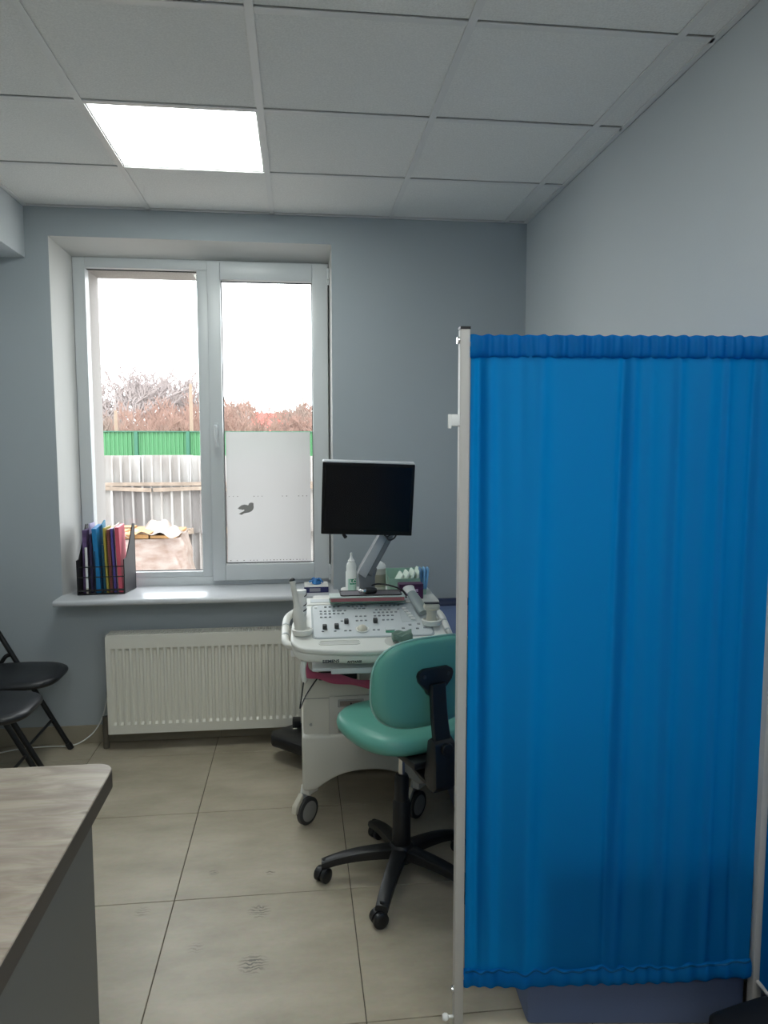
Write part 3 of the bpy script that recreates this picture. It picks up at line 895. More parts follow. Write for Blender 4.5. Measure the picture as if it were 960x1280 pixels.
# ------------------------------------------------------------------ folding chairs
def folding_chair(name, label, loc, rot):
    t = thing(name, label, 'chair', (0, 0, 0), 'black folding chairs by the left wall')
    yf, yn = .17, -.17          # local: sits facing +x, origin under the seat
    # front frame: straight tube from back top to front foot, each side
    def line(z): return .265 - .53 * z   # x of the sloping tube at height z
    for y in (yf, yn):
        obj('front_leg', tube(BM(), [(line(.0) , y, .0), (line(.80), y, .80)], .0125, 10), BLACKM, t)
        obj('foot_cap', tube(BM(), [(line(.0) + .0, y, .0), (line(.03), y, .03)], .0155, 10), BLACK, t)
        obj('rear_leg', tube(BM(), [(line(.50), y, .50), (line(.50) - .035, y, .485), (line(.5) - .06, y, .42), (-.02, y, .32), (-.13, y, .16), (-.235, y, .0)], .0105, 10, 5), BLACKM, t)
    obj('back_hoop', tube(BM(), [(line(.80), yf, .80), (line(.84), yf - .03, .84), (line(.85), 0, .85), (line(.84), yn + .03, .84), (line(.80), yn, .80)], .0125, 10, 5), BLACKM, t)
    obj('cross_bar', cyl(BM(), (line(.16), yf, .16), (line(.16), yn, .16), .007, n=8), BLACKM, t)
    obj('rear_cross_bar', cyl(BM(), (-.16, yf, .11), (-.16, yn, .11), .007, n=8), BLACKM, t)
    def shape(x, y):
        return x, y * (1.0 - .22 * max(0, x / .2) ** 2)
    obj('seat', pad(BM(), (.095, 0, .440), (1, 0, 0), (0, 1, 0), (0, 0, 1), .40, .385, .045, 4.5, 40, shape=shape), BLACKV, t)
    nb = Vector((1, 0, .53)).normalized(); vb = Vector((-.53, 0, 1)).normalized()
    obj('backrest', pad(BM(), Vector((line(.72), 0, .72)) + nb * .012, (0, 1, 0), vb, nb, .32, .19, .03, 4, 36), BLACKV, t)
    t.location = loc
    t.rotation_euler = (0, 0, rot)
    return t
fc = folding_chair('folding_chair', 'black folding chair with padded seat beside the back wall', (-1.425, 3.60, 0), 0)
fc2 = copy_tree(fc)
fc2.location = (-1.40, 3.16, 0)
fc2['label'] = 'black folding chair nearer the desk, seat glossy in the window light'

# ------------------------------------------------------------------ examination couch
ec = thing('exam_couch', 'blue examination couch along the right wall behind the screen', 'couch', (.90, 2.8, 0))
obj('base', prism(BM(), [(.590, 1.770), (1.165, 1.702), (1.165, 3.70), (.672, 3.70)], 'xy', 0.0, .40), NAVYL, ec, bevel=.012)
obj('mattress', prism(BM(), [(.584, 1.768), (1.175, 1.700), (1.175, 3.05), (.640, 3.05)], 'xy', .405, .52), NAVYL, ec, bevel=.03, seg=4)
obj('head_section', prism(BM(), [(3.06, .405), (3.06, .52), (3.60, .70), (3.74, .70), (3.74, .405)], 'yz', .645, 1.175), NAVYL, ec, bevel=.02, seg=3)
obj('bolster', pad(BM(), (.89, 3.77, .60), (1, 0, 0), (0, 0, 1), (0, 1, 0), .56, .26, .07, 6), NAVY, ec, label='dark navy head cushion')

# ------------------------------------------------------------------ folding privacy screen
scr = thing('privacy_screen', 'folding privacy screen of blue cloth on a white metal frame', 'screen', (.78, 1.72, 0))
PLx, PLy, PRx, PRy = .400, 1.762, 1.165, 1.668
dirv = Vector((PRx - PLx, PRy - PLy, 0)); LEN = dirv.length; dirv.normalize()
nrm = Vector((dirv.y, -dirv.x, 0))      # towards the camera
def post(x, y, name='post'):
    p = obj(name, B(x - .012, x + .012, y - .012, y + .012, .012, 1.818), ALU, scr, bevel=.002)
    obj('cap', B(x - .0125, x + .0125, y - .0125, y + .0125, 1.818, 1.824), BLACK, p, smooth=False)
    obj('foot', cyl(BM(), (x, y, 0), (x, y, .013), .016, n=14), BLACK, p)
    return p
pL = post(PLx, PLy)
pR = post(PRx, PRy)
for z in (1.784, .160):
    a = Vector((PLx, PLy, z)) + dirv * .012; b = Vector((PRx, PRy, z + (.0 if z > 1 else .022) - (.006 if z > 1 else 0))) - dirv * .012
    obj('rail', cyl(BM(), a, b, .0055, n=12), ALU, scr)
clip = obj('hinge_clip', B(PLx - .036, PLx - .012, PLy - .014, PLy + .014, 1.588, 1.616), WHITEP, pL, bevel=.002)
obj('clip_lip', B(PLx - .041, PLx - .033, PLy - .016, PLy - .010, 1.582, 1.616), WHITEP, clip, bevel=.001, seg=1)
for z in (1.792, .128):
    obj('bolt', cyl(BM(), (PLx - .018, PLy, z), (PLx - .012, PLy, z), .0085, n=14), CHROME, pL)
obj('knob', lathe(BM(), [(.004, 0), (.004, .012), (.009, .016), (.010, .022), (.007, .028)], (PLx - .012, PLy, .052), 14, Matrix.Rotation(radians(-90), 3, 'Y')), WHITEP, pL)
random.seed(21)
folds = [(random.random(), random.uniform(.02, .06), random.uniform(-.010, .012), random.uniform(-.06, .06)) for _ in range(13)]
folds += [(.53, .018, .016, .01), (.50, .012, -.012, .02), (.06, .02, .014, -.05), (.03, .012, -.014, -.02), (.13, .03, .008, -.09), (.68, .016, .012, .0), (.84, .014, .013, .0), (.93, .012, -.012, 0)]
def fold(u, v):
    d = 0
    for (c, wd, a, dr) in folds:
        q = (u - c - dr * (v - 1) * .6) / (wd * (1.0 + .5 * (1 - abs(2 * v - 1))))
        d += a * math.exp(-q * q)
    return d * .95
def zbot(u): return .136 + .030 * u - .006 * sin(pi * u)
ZT = 1.752
def curt(u, v):
    x = .016 + (LEN - .032) * u
    z0 = zbot(u) + .042
    z = z0 + (ZT + .004 - z0) * v
    p = Vector((PLx, PLy, 0)) + dirv * x
    fade = min(1, (v) * 8, 1) * .5 + .5
    d = fold(u, v) * fade * (1 - .35 * max(0, (v - .93) / .07))
    return Vector((p.x, p.y, z)) + nrm * d
ct = obj('curtain', grid(BM(), curt, 260, 60), CURT, scr, ang=180)
def hem_top(u, v):
    # sleeve wrapped round the rail
    a = 2 * pi * v
    x = .014 + (LEN - .028) * u
    p = Vector((PLx, PLy, 0)) + dirv * x
    g = .0035 * sin(95 * u + 2 * sin(17 * u)) + .0025 * sin(210 * u + 1.5)
    zc_ = (1.806 + ZT) / 2 - .004 * u
    rz = (1.806 - ZT) / 2 + .0015 * sin(140 * u)
    cs, sn = cos(a), sin(a)
    e = .7
    return Vector((p.x, p.y, zc_ + rz * math.copysign(abs(sn) ** e, sn))) + nrm * (.0115 * math.copysign(abs(cs) ** e, cs) + g + .5 * fold(u, 1.0) * max(0, -sn))
obj('top_hem', grid(BM(), hem_top, 260, 16), CURT, ct, ang=180)
def hem_bot(u, v):
    a = 2 * pi * v
    x = .014 + (LEN - .028) * u
    p = Vector((PLx, PLy, 0)) + dirv * x
    g = .003 * sin(120 * u + 3 * sin(11 * u)) + .55 * fold(u, 0) * .5
    z0 = zbot(u); z1 = z0 + .046 + .004 * sin(60 * u + 2 * sin(23 * u))
    cs, sn = cos(a), sin(a)
    e = .7
    return Vector((p.x, p.y, (z0 + z1) / 2 + (z1 - z0) / 2 * math.copysign(abs(sn) ** e, sn))) + nrm * (.0135 * math.copysign(abs(cs) ** e, cs) + g)
obj('bottom_hem', grid(BM(), hem_bot, 260, 16), CURT, ct, ang=180)
# stitched seams
def seam(zf, off, name='seam'):
    pts = []
    for k in range(201):
        u = k / 200
        p = Vector((PLx, PLy, 0)) + dirv * (.018 + (LEN - .036) * u)
        pts.append(Vector((p.x, p.y, zf(u))) + nrm * off(u))
    obj(name, tube(BM(), pts, .0022, 6), CURT2, ct)
seam(lambda u: zbot(u) + .046 + .004 * sin(60 * u + 2 * sin(23 * u)), lambda u: .012 + .003 * sin(120 * u + 3 * sin(11 * u)) + .275 * fold(u, 0))
# second wing of the screen, folded back along the wall towards the camera
p2 = post(1.174, 1.02)
for z in (1.784, .160):
    obj('rail', cyl(BM(), (1.174, 1.032, z), (1.166, 1.656, z), .0055, n=12), ALU, scr)
def curt2(u, v):
    return Vector((1.174 - .008 * u - .005 * sin(40 * u) * sin(1.3 + 9 * u), 1.034 + .620 * u, .15 + 1.655 * v))
obj('wing_curtain', grid(BM(), curt2, 90, 20), CURT, scr, ang=180)

# black bag in the bottom right corner
bag = thing('black_bag', 'black bag on the floor in the lower right corner by the screen', 'bag', (1.02, 1.36, 0))
obj('body', pad(BM(), (1.065, 1.42, .118), (1, 0, .25), (0, 1, 0), (-.25, 0, 1), .19, .30, .19, 8), mat('black_nylon', lin(14, 14, 16), 0.7), bag)
obj('handle', tube(BM(), [(1.02, 1.33, .19), (1.025, 1.32, .225), (1.06, 1.31, .245), (1.10, 1.32, .255), (1.11, 1.33, .225)], .009, 8, 5), mat('black_webbing', lin(20, 20, 22), 0.8), bag)

# ------------------------------------------------------------------ office chair
def office_chair():
    t = thing('office_chair', 'teal vinyl swivel chair with black five-star base, back to the camera', 'chair', (0, 0, 0))
    # local: faces +y, origin on the floor under the gas lift
    A0 = radians(-111)
    hub = obj('hub', lathe(BM(), [(.046, .070), (.050, .085), (.046, .118), (.036, .130)], (0, 0, 0), 24), BLACK, t)
    for k in range(5):
        a = A0 + k * radians(72) - CH_ROT
        d = Vector((cos(a), sin(a), 0)); s = Vector((-sin(a), cos(a), 0))
        bm = BM(); rings = []
        for q in range(11):
            u = q / 10
            rr = .030 + .255 * u
            zt = .122 - .020 * u - .030 * u ** 3
            hh = .040 - .012 * u; ww = .030 - .008 * u
            ring = []
            for (cx, cz) in ((-.8, -1), (.8, -1), (1, -.6), (.9, -.15), (.6, 0), (-.6, 0), (-.9, -.15), (-1, -.6)):
                ring.append(bm.verts.new(d * rr + s * (cx * ww) + Vector((0, 0, zt + cz * hh))))
            rings.append(ring)
        for r0, r1 in zip(rings, rings[1:]):
            for q in range(8):
                bm.faces.new((r0[q], r0[(q + 1) % 8], r1[(q + 1) % 8], r1[q]))
        bm.faces.new(rings[0][::-1]); bm.faces.new(rings[-1])
        obj('star_leg', bm, BLACK, t)
        # twin-wheel caster
        c = d * .272
        rnd = random.Random(k + 3); b = rnd.uniform(0, 2 * pi)
        ax = Vector((cos(b), sin(b), 0)); fw_ = Vector((-sin(b), cos(b), 0))
        cc = c + fw_ * .012
        cs = obj('caster', cyl(BM(), c + Vector((0, 0, .040)), c + Vector((0, 0, .078)), .009, n=10), BLACK, t)
        for sg_ in (-1, 1):
            m = Matrix((ax * sg_, fw_, Vector((0, 0, 1)))).transposed()
            prof = [(.004, .006), (.025, .006), (.0262, .010), (.0262, .021), (.022, .0245), (.010, .026), (.003, .026)]
            bm = BM()
            Mx = Matrix((fw_, Vector((0, 0, 1)), ax * sg_)).transposed()
            lathe(bm, prof, cc + Vector((0, 0, .0262)), 20, Mx)
            obj('wheel', bm, BLACK, cs)
        bm = BM()
        pts = [(-.029 * cos(g), .029 * sin(g)) for g in [radians(5 + 17 * q) for q in range(11)]] + [(.012, .008), (-.012, .008)]
        V0 = [bm.verts.new(cc + Vector((0, 0, .0262)) + fw_ * p[0] + Vector((0, 0, p[1])) + ax * -.0055) for p in pts]
        V1 = [bm.verts.new(cc + Vector((0, 0, .0262)) + fw_ * p[0] + Vector((0, 0, p[1])) + ax * .0055) for p in pts]
        n = len(pts)
        for q in range(n): bm.faces.new((V0[q], V0[(q + 1) % n], V1[(q + 1) % n], V1[q]))
        bm.faces.new(V0[::-1]); bm.faces.new(V1)
        obj('hood', bm, BLACK, cs)
    obj('lower_sleeve', lathe(BM(), [(.030, .12), (.033, .13), (.031, .283), (.027, .290)], (0, 0, 0), 24), BLACK, t)
    obj('upper_sleeve', lathe(BM(), [(.0255, .288), (.0255, .372), (.021, .382), (.012, .384)], (0, 0, 0), 24), BLACK, t)
    obj('gas_rod', cyl(BM(), (0, 0, .38), (0, 0, .520), .0115, n=18), CHROME, t)
    obj('seat_plate', B(-.07, .07, -.21, .09, .492, .518), BLACK, t, bevel=.006)
    def shp(x, y): return x * (1.0 + .04 * (y / .2)), y
    obj('seat', pad(BM(), (.012, .035, .551), (1, 0, 0), (0, 1, 0), (0, 0, 1), .412, .43, .076, 2.7, 56, shape=shp), TEAL, t)
    # back: slightly reclined
    vb = Vector((0, -.10, 1)).normalized(); nb = Vector((0, 1, .10)).normalized()
    bc = Vector((0, -.185, .772))
    bk = obj('backrest', pad(BM(), bc, (1, 0, 0), vb, nb, .405, .305, .052, 2.9, 56, bow=.55), TEAL, t)
    obj('piping', tube(BM(), [bc + Vector((1, 0, 0)) * (math.copysign(abs(cos(q)) ** (2 / 2.9), cos(q)) * .2035) + vb * (math.copysign(abs(sin(q)) ** (2 / 2.9), sin(q)) * .1535) + nb * (.55 * (abs(cos(q)) ** (2 / 2.9) * .2035) ** 2) for q in [2 * pi * k / 72 for k in range(73)]], .0035, 6), mat('teal_piping', lin(150, 196, 184), 0.4), bk)
    # bracket on the back
    y0 = -.185 - .030
    plate = [(-.062, .020), (-.066, .006), (-.060, -.014), (-.034, -.042), (-.026, -.060), (.026, -.060), (.034, -.042), (.060, -.014), (.066, .006), (.062, .020), (.045, .030), (-.045, .030)]
    br_ = obj('back_bracket', prism(BM(), [(p[0], .800 + p[1]) for p in plate], 'xz', y0 - .014, y0 + .012), BLACK, t, bevel=.004, label='black bracket bar')
    for sx_ in (-.045, .045):
        obj('screw', cyl(BM(), (sx_, y0 - .017, .806), (sx_, y0 - .012, .806), .006, n=10), RUBBER, br_)
    bar = [(.780, -.235), (.68, -.245), (.60, -.262), (.52, -.268), (.472, -.262), (.455, -.245), (.452, -.20), (.470, -.12), (.50, -.04)]
    bm = BM(); rings = []
    for (z, y) in bar: pass
    P = smooth_path([(0, y, z) for z, y in bar], 5)
    for i, p in enumerate(P):
        d = (P[min(i + 1, len(P) - 1)] - P[max(i - 1, 0)]).normalized()
        nn = Vector((1, 0, 0)).cross(d)
        wv_ = .027 + .006 * min(1, i / 14)
        rings.append([bm.verts.new(p + Vector((a * wv_, 0, 0)) + nn * (b * .010)) for a, b in ((-1, -.6), (-.85, -1), (.85, -1), (1, -.6), (1, .6), (.85, 1), (-.85, 1), (-1, .6))])
    for a, b in zip(rings, rings[1:]):
        for q in range(8): bm.faces.new((a[q], a[(q + 1) % 8], b[(q + 1) % 8], b[q]))
    bm.faces.new(rings[0][::-1]); bm.faces.new(rings[-1])
    obj('support_bar', bm, BLACK, br_)
    obj('bar_cover', prism(BM(), [(-.285, .60), (-.255, .615), (-.235, .60), (-.215, .47), (-.235, .44), (-.275, .438), (-.292, .46)], 'yz', -.038, .038), BLACK, br_, bevel=.006)
    obj('adjuster_knob', cyl(BM(), (0, -.288, .585), (0, -.302, .585), .020, n=14), BLACK, br_, bevel=.002, seg=1)
    return t
CH_ROT = radians(21)
och = office_chair()
och.location = (.352, 2.478, 0)
och.rotation_euler = (0, 0, CH_ROT)

# ------------------------------------------------------------------ ultrasound machine
um = thing('ultrasound_machine', 'white ultrasound machine on wheels with tilted console and black monitor', 'ultrasound machine', (.265, 3.1, 0))
bx0, bx1 = .004, .530
obj('body', B(bx0 + .006, bx1 - .006, 2.868, 3.36, .36, .735), MACHB, um, bevel=.018, seg=3)
arch = [(bx0, .158), (bx0, .385), (bx1, .385), (bx1, .158)]
n = 14
for k in range(n + 1):
    u = k / n
    x = bx1 - .055 - (bx1 - bx0 - .11) * u
    q = 1 - abs(2 * u - 1) ** 2.4
    arch.append((x, .158 + .075 * q))
obj('lower_skirt', prism(BM(), arch, 'xz', 2.845, 3.38), MACHB, um, bevel=.012, seg=3)
obj('seam_strip', B(bx0 + .004, .120, 2.8655, 2.868, .530, .533), MACH3, um, smooth=False)
# recessed rack panel with three slots
rp = obj('drive_panel', B(.112, .290, 2.8575, 2.868, .378, .540), mat('machine_warm_grey', lin(188, 186, 178), 0.45), um, bevel=.004)
for k, z in enumerate((.495, .443, .391)):
    s_ = obj('slot', B(.148, .252, 2.853, 2.858, z, z + .032), MACH3, rp, bevel=.002, seg=1)
    obj('slot_cover', B(.156, .244, 2.8515, 2.853, z + .006, z + .026), mat('slot_brown', lin(118, 108, 100), 0.5), s_, bevel=.001, seg=1)
    obj('slot_key', cyl(BM(), (.200, 2.8495, z + .016), (.200, 2.8517, z + .016), .004, n=8), BLACK, s_)
obj('side_panel', B(.296, .36, 2.860, 2.868, .40, .715), MACH2, um, bevel=.003)
obj('rocker_switch', B(.312, .334, 2.856, 2.860, .495, .525), MACH3, um, bevel=.002, seg=1)
obj('dark_socket', B(.345, .362, 2.852, 2.860, .47, .54), BLACK, um, bevel=.002, seg=1)
obj('key_lock', cyl(BM(), (.040, 2.862, .425), (.040, 2.869, .425), .006, n=10), MACH3, um)
cav = obj('cavity', B(.072, .225, 2.860, 2.8685, .606, .690), BLACK, um, bevel=.003, seg=1, label='black opening below the console')
obj('divider', B(.228, .236, 2.856, 2.868, .59, .70), MACH, um, bevel=.001, seg=1)
# keyboard drawer under the console
dr = obj('drawer', B(.045, .50, 2.70, 3.0, .693, .706), MACH2, um, bevel=.003)
obj('drawer_lip', B(.115, .49, 2.690, 2.702, .684, .706), MACH2, dr, bevel=.003)
# console (tilted slab, rounded plan)
TILT = math.atan(.27)
CM = Matrix.Translation((.265, 2.65, .790)) @ Matrix.Rotation(TILT, 4, 'X')
def plan(grow_=0.0):
    W = .300 + grow_
    pts = []
    # front: gentle bow, rounded corners, sides narrowing to the back
    for k in range(21):
        u = -1 + 2 * k / 20
        pts.append((u * (W - .085), -.016 - grow_ + .022 * abs(u) ** 2.2))
    for k in range(1, 9):
        a = radians(-80 + 80 * k / 8)
        pts.append((W - .085 + .085 * cos(a), .092 + .085 * sin(a)))
    pts += [(W - .004, .20), (W - .022, .30), (W - .060, .385 + grow_), (W - .10, .415 + grow_)]
    left = [(-x, y) for x, y in pts[21:]][::-1]
    pts += [(-p[0], p[1]) for p in pts[21:]][::-1]
    return pts
cons = obj('console', prism(BM(), plan(), 'xy', -.022, 0, CM), MACH, um, bevel=.008, seg=3)
obj('console_apron', prism(BM(), plan(-.006), 'xy', -.062, -.018, CM), MACH, cons, bevel=.014, seg=3)
def onc(x, v):  # local console coords from world x and depth along the slope
    return x - .265, v
def cbox(name, x0, x1, v0, v1, h0, h1, m, parent, bev=.001, seg=1, label=None):
    return obj(name, B(x0 - .265, x1 - .265, v0, v1, h0, h1, CM), m, parent, bevel=bev, seg=seg, label=label)
# sloping panel
cp = obj('control_panel', prism(BM(), rrect(.052 - .265, .512 - .265, .085, .345, .018), 'xy', 0, .004, CM), MACH2, um, bevel=.0015, seg=1)
obj('panel_rim', prism(BM(), rrect(.046 - .265, .518 - .265, .079, .351, .022), 'xy', 0, .0022, CM), mat('rim_grey', lin(172, 178, 180), 0.45), um, smooth=False)
tmpl = {}
def button(x, v, w_=.010, d_=.006, m=BTN, name='button', h=.0045):
    key = (w_, d_, m.name, h, name)
    if key not in tmpl:
        bm = B(-w_ / 2, w_ / 2, -d_ / 2, d_ / 2, 0, h)
        bmesh.ops.bevel(bm, geom=list(bm.edges), offset=.001, segments=1, affect='EDGES')
        bmesh.ops.transform(bm, matrix=CM.to_3x3().to_4x4(), verts=bm.verts)
        me = bpy.data.meshes.new(name); bm.to_mesh(me); bm.free(); me.materials.append(m)
        tmpl[key] = me
    c = CM @ Vector((x - .265, v, .0035))
    return link(name, tmpl[key], c, cp)
BTND = mat('button_dark', lin(120, 124, 126), 0.5)
for row, (v, groups) in enumerate(((.325, ((.105, 4), (.20, 5), (.335, 5))), (.290, ((.085, 5), (.165, 2), (.31, 4), (.40, 1))), (.268, ((.085, 6), (.30, 6))), (.240, ((.085, 3), (.225, 3), (.30, 5))), (.205, ((.165, 2), (.225, 3), (.33, 3))), (.128, ((.088, 1), (.135, 1), (.175, 2), (.285, 2))))):
    for gx_, cnt in groups:
        for q in range(cnt):
            button(gx_ + q * .0175, v, m=BTND if row == 0 else BTN)
for q in range(3): button(.225 + .0175 * q, .305, .012, .004)
button(.066, .322, .012, .008, WHITEP)
for (x, v) in ((.400, .135), (.430, .160), (.455, .130), (.485, .135), (.465, .165)):
    button(x, v, .012, .008)
for x, v in ((.096, .150), (.142, .154), (.182, .190), (.296, .190)):
    bm = B(x - .265 - .0085, x - .265 + .0085, v - .009, v + .009, .004, .021, CM)
    obj('knob', bm, KNOB, cp, bevel=.002, seg=1, label='charcoal square knob')
bm = BM()
bmesh.ops.create_uvsphere(bm, u_segments=20, v_segments=12, radius=.021, matrix=CM @ Matrix.Translation((.240 - .265, .135, .003)))
obj('trackball', bm, BEIGE, cp, label='cream trackball')
obj('trackball_ring', lathe(BM(), [(.024, 0), (.027, .004), (.024, .006), (.021, .005)], CM @ Vector((.240 - .265, .135, .003)), 24, CM.to_3x3()), MACH, cp)
sb = cbox('slider_bank', .402, .462, .185, .305, .004, .0055, mat('slider_plate', lin(198, 204, 206), .4), cp)
for k in range(5):
    x, v = .424 + .006 * k, .288 - .022 * k
    cbox('slider', x - .009, x + .009, v - .006, v + .006, .0055, .014, WHITEP, sb, .002)
obj('green_key', prism(BM(), rrect(.347 - .265 - .019, .347 - .265 + .019, .105, .119, .006), 'xy', .003, .006, CM), mat('green_key', lin(70, 140, 112), .4), cp, bevel=.001, seg=1)
obj('clear_cap', prism(BM(), rrect(.347 - .265 - .018, .347 - .265 + .018, .118, .142, .005), 'xy', .003, .010, CM), MACH2, cp, bevel=.001, seg=1)
# hand-rest groove and cup recess in the front edge
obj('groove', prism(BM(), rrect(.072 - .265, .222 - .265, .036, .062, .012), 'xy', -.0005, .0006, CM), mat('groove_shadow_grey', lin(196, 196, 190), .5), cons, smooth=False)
obj('groove_rim', tube(BM(), [CM @ Vector((p[0], p[1], .001)) for p in rrect(.070 - .265, .224 - .265, .034, .064, .013) + [rrect(.070 - .265, .224 - .265, .034, .064, .013)[0]]], .0018, 6), MACH, cons)
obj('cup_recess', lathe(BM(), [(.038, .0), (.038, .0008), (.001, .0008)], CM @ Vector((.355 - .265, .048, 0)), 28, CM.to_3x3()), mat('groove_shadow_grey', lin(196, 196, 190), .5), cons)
# rear ledge of the console with two shallow keys
cbox('rear_ledge', .030, .500, .352, .412, 0, .004, MACH, cons, .001, 1)
cbox('ledge_key', .045, .125, .368, .396, .004, .0065, MACH2, cons)
cbox('ledge_key', .415, .485, .368, .396, .004, .0065, MACH2, cons)
# lettering on the front apron
def text(s, size, M, m, name, parent):
    c = bpy.data.curves.new(name, 'FONT'); c.body = s; c.size = size; c.align_x = 'CENTER'; c.align_y = 'CENTER'; c.extrude = .0006; c.offset = .0005
    o = bpy.data.objects.new(name, c); COL.objects.link(o)
    dg = bpy.context.evaluated_depsgraph_get(); dg.update()
    me = bpy.data.meshes.new_from_object(o.evaluated_get(dg))
    bpy.data.objects.remove(o)
    me.transform(M); me.materials.clear(); me.materials.append(m)
    lo = Vector([min(v.co[i] for v in me.vertices) for i in range(3)]); hi = Vector([max(v.co[i] for v in me.vertices) for i in range(3)])
    cc = (lo + hi) / 2
    me.transform(Matrix.Translation(-cc))
    return link(name, me, cc, parent)
INK = mat('badge_ink', lin(28, 32, 40), .5)
INKT = mat('badge_petrol', lin(30, 50, 66), .5)
def apron(x, dy=0): # on the front face of the apron
    u = (x - .265) / .215
    v = -.0165 + .0045 + .022 * abs(u) ** 2.2
    return CM @ Matrix.Translation((x - .265, v - .0075 - .003 + dy, -.036)) @ Matrix.Rotation(radians(90), 4, 'X')
text('SIEMENS', .0165, apron(.112, -.009), INKT, 'maker_badge', cons)
text('ANTARES', .0125, apron(.198, -.008), INK, 'model_badge', cons)
# left side grip / probe rack, right side grip
def side(sx_):
    X = lambda x: .265 + sx_ * x
    g = obj('side_handle', tube(BM(), [(X(.285), 2.76, .775), (X(.318), 2.78, .785), (X(.322), 2.86, .805), (X(.315), 2.96, .838), (X(.280), 3.0, .855)], .015, 12, 5), MACH, um)
    for y, z in ((2.83, .800), (2.90, .820)):
        obj('grip_ring', cyl(BM(), (X(.320), y - .003, z - .001), (X(.320), y + .003, z + .001), .0158, n=12), MACH2, g)
side(-1); side(1)
hl = obj('probe_holder', lathe(BM(), [(.034, 0), (.038, .006), (.040, .020), (.032, .022), (.028, .010)], (.010, 2.765, .822), 24), MACH, um)
hr = obj('probe_holder', lathe(BM(), [(.034, 0), (.038, .006), (.040, .020), (.032, .022), (.028, .010)], (.515, 2.80, .836), 24), MACH, um)
obj('cable_hook', tube(BM(), [(.012, 2.70, .735), (.010, 2.695, .70), (.014, 2.70, .665), (.018, 2.72, .655)], .010, 8, 4), MACH, um)
obj('cable_hook', B(-.036, -.010, 2.76, 2.79, .735, .765), WHITEP, um, bevel=.005)
obj('pendant_cable', tube(BM(), [(.012, 2.70, .66), (.004, 2.69, .60), (-.002, 2.70, .555), (.02, 2.78, .575), (.06, 2.85, .61), (.09, 2.866, .64)], .0028, 6, 6), BLACK, um)
# rear column and shelf
obj('rear_column', B(.06, .50, 3.05, 3.40, .72, .84), MACH, um, bevel=.012)
obj('rear_shelf', prism(BM(), rrect(.192, .600, 3.055, 3.42, .03), 'xy', .842, .872), MACH, um, bevel=.005)
# casters
def caster(x, y, r=.056, m=MACH, yaw=0):
    def T(bm):
        bmesh.ops.rotate(bm, verts=bm.verts, cent=(x, y + .02, 0), matrix=Matrix.Rotation(yaw, 3, 'Z'))
        return bm
    c = obj('caster', T(prism(BM(), [(y - .012, .165), (y + .050, .165), (y + .045, .11), (y + .02, .062), (y - .020, .056), (y - .030, .080)], 'yz', x - .020, x - .012)), m, um, bevel=.003, seg=1)
    obj('caster_top', T(B(x - .022, x + .020, y - .012, y + .052, .125, .165)), m, c, bevel=.006)
    obj('brake_tab', T(prism(BM(), [(y - .022, .135), (y - .066, .095), (y - .070, .064), (y - .056, .060), (y - .040, .080), (y - .018, .120)], 'yz', x - .022, x + .002)), BEIGE, c, bevel=.003, seg=1)
    obj('tyre', T(lathe(BM(), [(.030, -.011), (r - .006, -.012), (r, -.008), (r, .008), (r - .006, .012), (.030, .011)], (x + .004, y, r), 28, Matrix.Rotation(radians(90), 3, 'Y'))), RUBBER, c)
    obj('wheel_hub', T(lathe(BM(), [(.004, -.013), (.034, -.014), (.042, -.0115), (.042, .0115), (.034, .014), (.004, .013)], (x + .004, y, r), 24, Matrix.Rotation(radians(90), 3, 'Y'))), MACH3, c)
caster(.034, 2.885, yaw=radians(-42))
caster(.486, 2.885, yaw=radians(-42))
rb2 = obj('rear_base', prism(BM(), [(-.145, 3.50), (-.145, 3.57), (-.02, 3.66), (.53, 3.66), (.585, 3.57), (.585, 3.50), (.53, 3.36), (.004, 3.36)], 'xy', .075, .13), BLACK, um, bevel=.012, label='black rear wheel base')
caster(-.02, 3.60, m=BLACK)
caster(.53, 3.60, m=BLACK)
# monitor and arm
def arm():
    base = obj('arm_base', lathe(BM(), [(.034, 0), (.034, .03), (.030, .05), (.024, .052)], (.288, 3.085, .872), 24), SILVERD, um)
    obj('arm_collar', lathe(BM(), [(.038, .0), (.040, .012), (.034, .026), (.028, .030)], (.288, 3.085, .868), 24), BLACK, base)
    # upright elbow then slanted box arm going up to the right
    p0 = Vector((.288, 3.085, .915)); p1 = Vector((.276, 3.085, 1.00)); p2 = Vector((.388, 3.03, 1.20))
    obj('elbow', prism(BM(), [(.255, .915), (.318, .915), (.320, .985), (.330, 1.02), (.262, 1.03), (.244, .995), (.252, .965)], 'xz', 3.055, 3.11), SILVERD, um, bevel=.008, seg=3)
    d = Vector((.118, 0, .215)).normalized(); nn = Vector((d.z, 0, -d.x))
    a = Vector((.2775, 0, 1.000)); b = a + d * .225
    poly = [(a - nn * .032), (a + nn * .030), (b + nn * .030), (b - nn * .026)]
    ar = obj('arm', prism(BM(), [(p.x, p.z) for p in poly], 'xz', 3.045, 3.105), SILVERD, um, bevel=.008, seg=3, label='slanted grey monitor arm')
    poly = [(a - nn * .033 - d * .012), (a + nn * .008 - d * .016), (b + nn * .006), (b - nn * .027)]
    obj('arm_cover', prism(BM(), [(p.x, p.z) for p in poly], 'xz', 3.036, 3.046), SILVER, ar, bevel=.003)
    obj('arm_head', B(.33, .43, 3.0, 3.06, 1.19, 1.29), SILVERD, um, bevel=.008)
arm()
MM = Matrix.Translation((.280, 2.975, 1.325)) @ Matrix.Rotation(radians(1.8), 4, 'Y') @ Matrix.Rotation(radians(-2), 4, 'Z') @ Matrix.Rotation(radians(8), 4, 'X')
mo = obj('monitor', prism(BM(), rrect(-.187, .187, -.150, .150, .006), 'xz', -.018, .03, MM), SILVER, um, bevel=.003, label='flat black monitor')
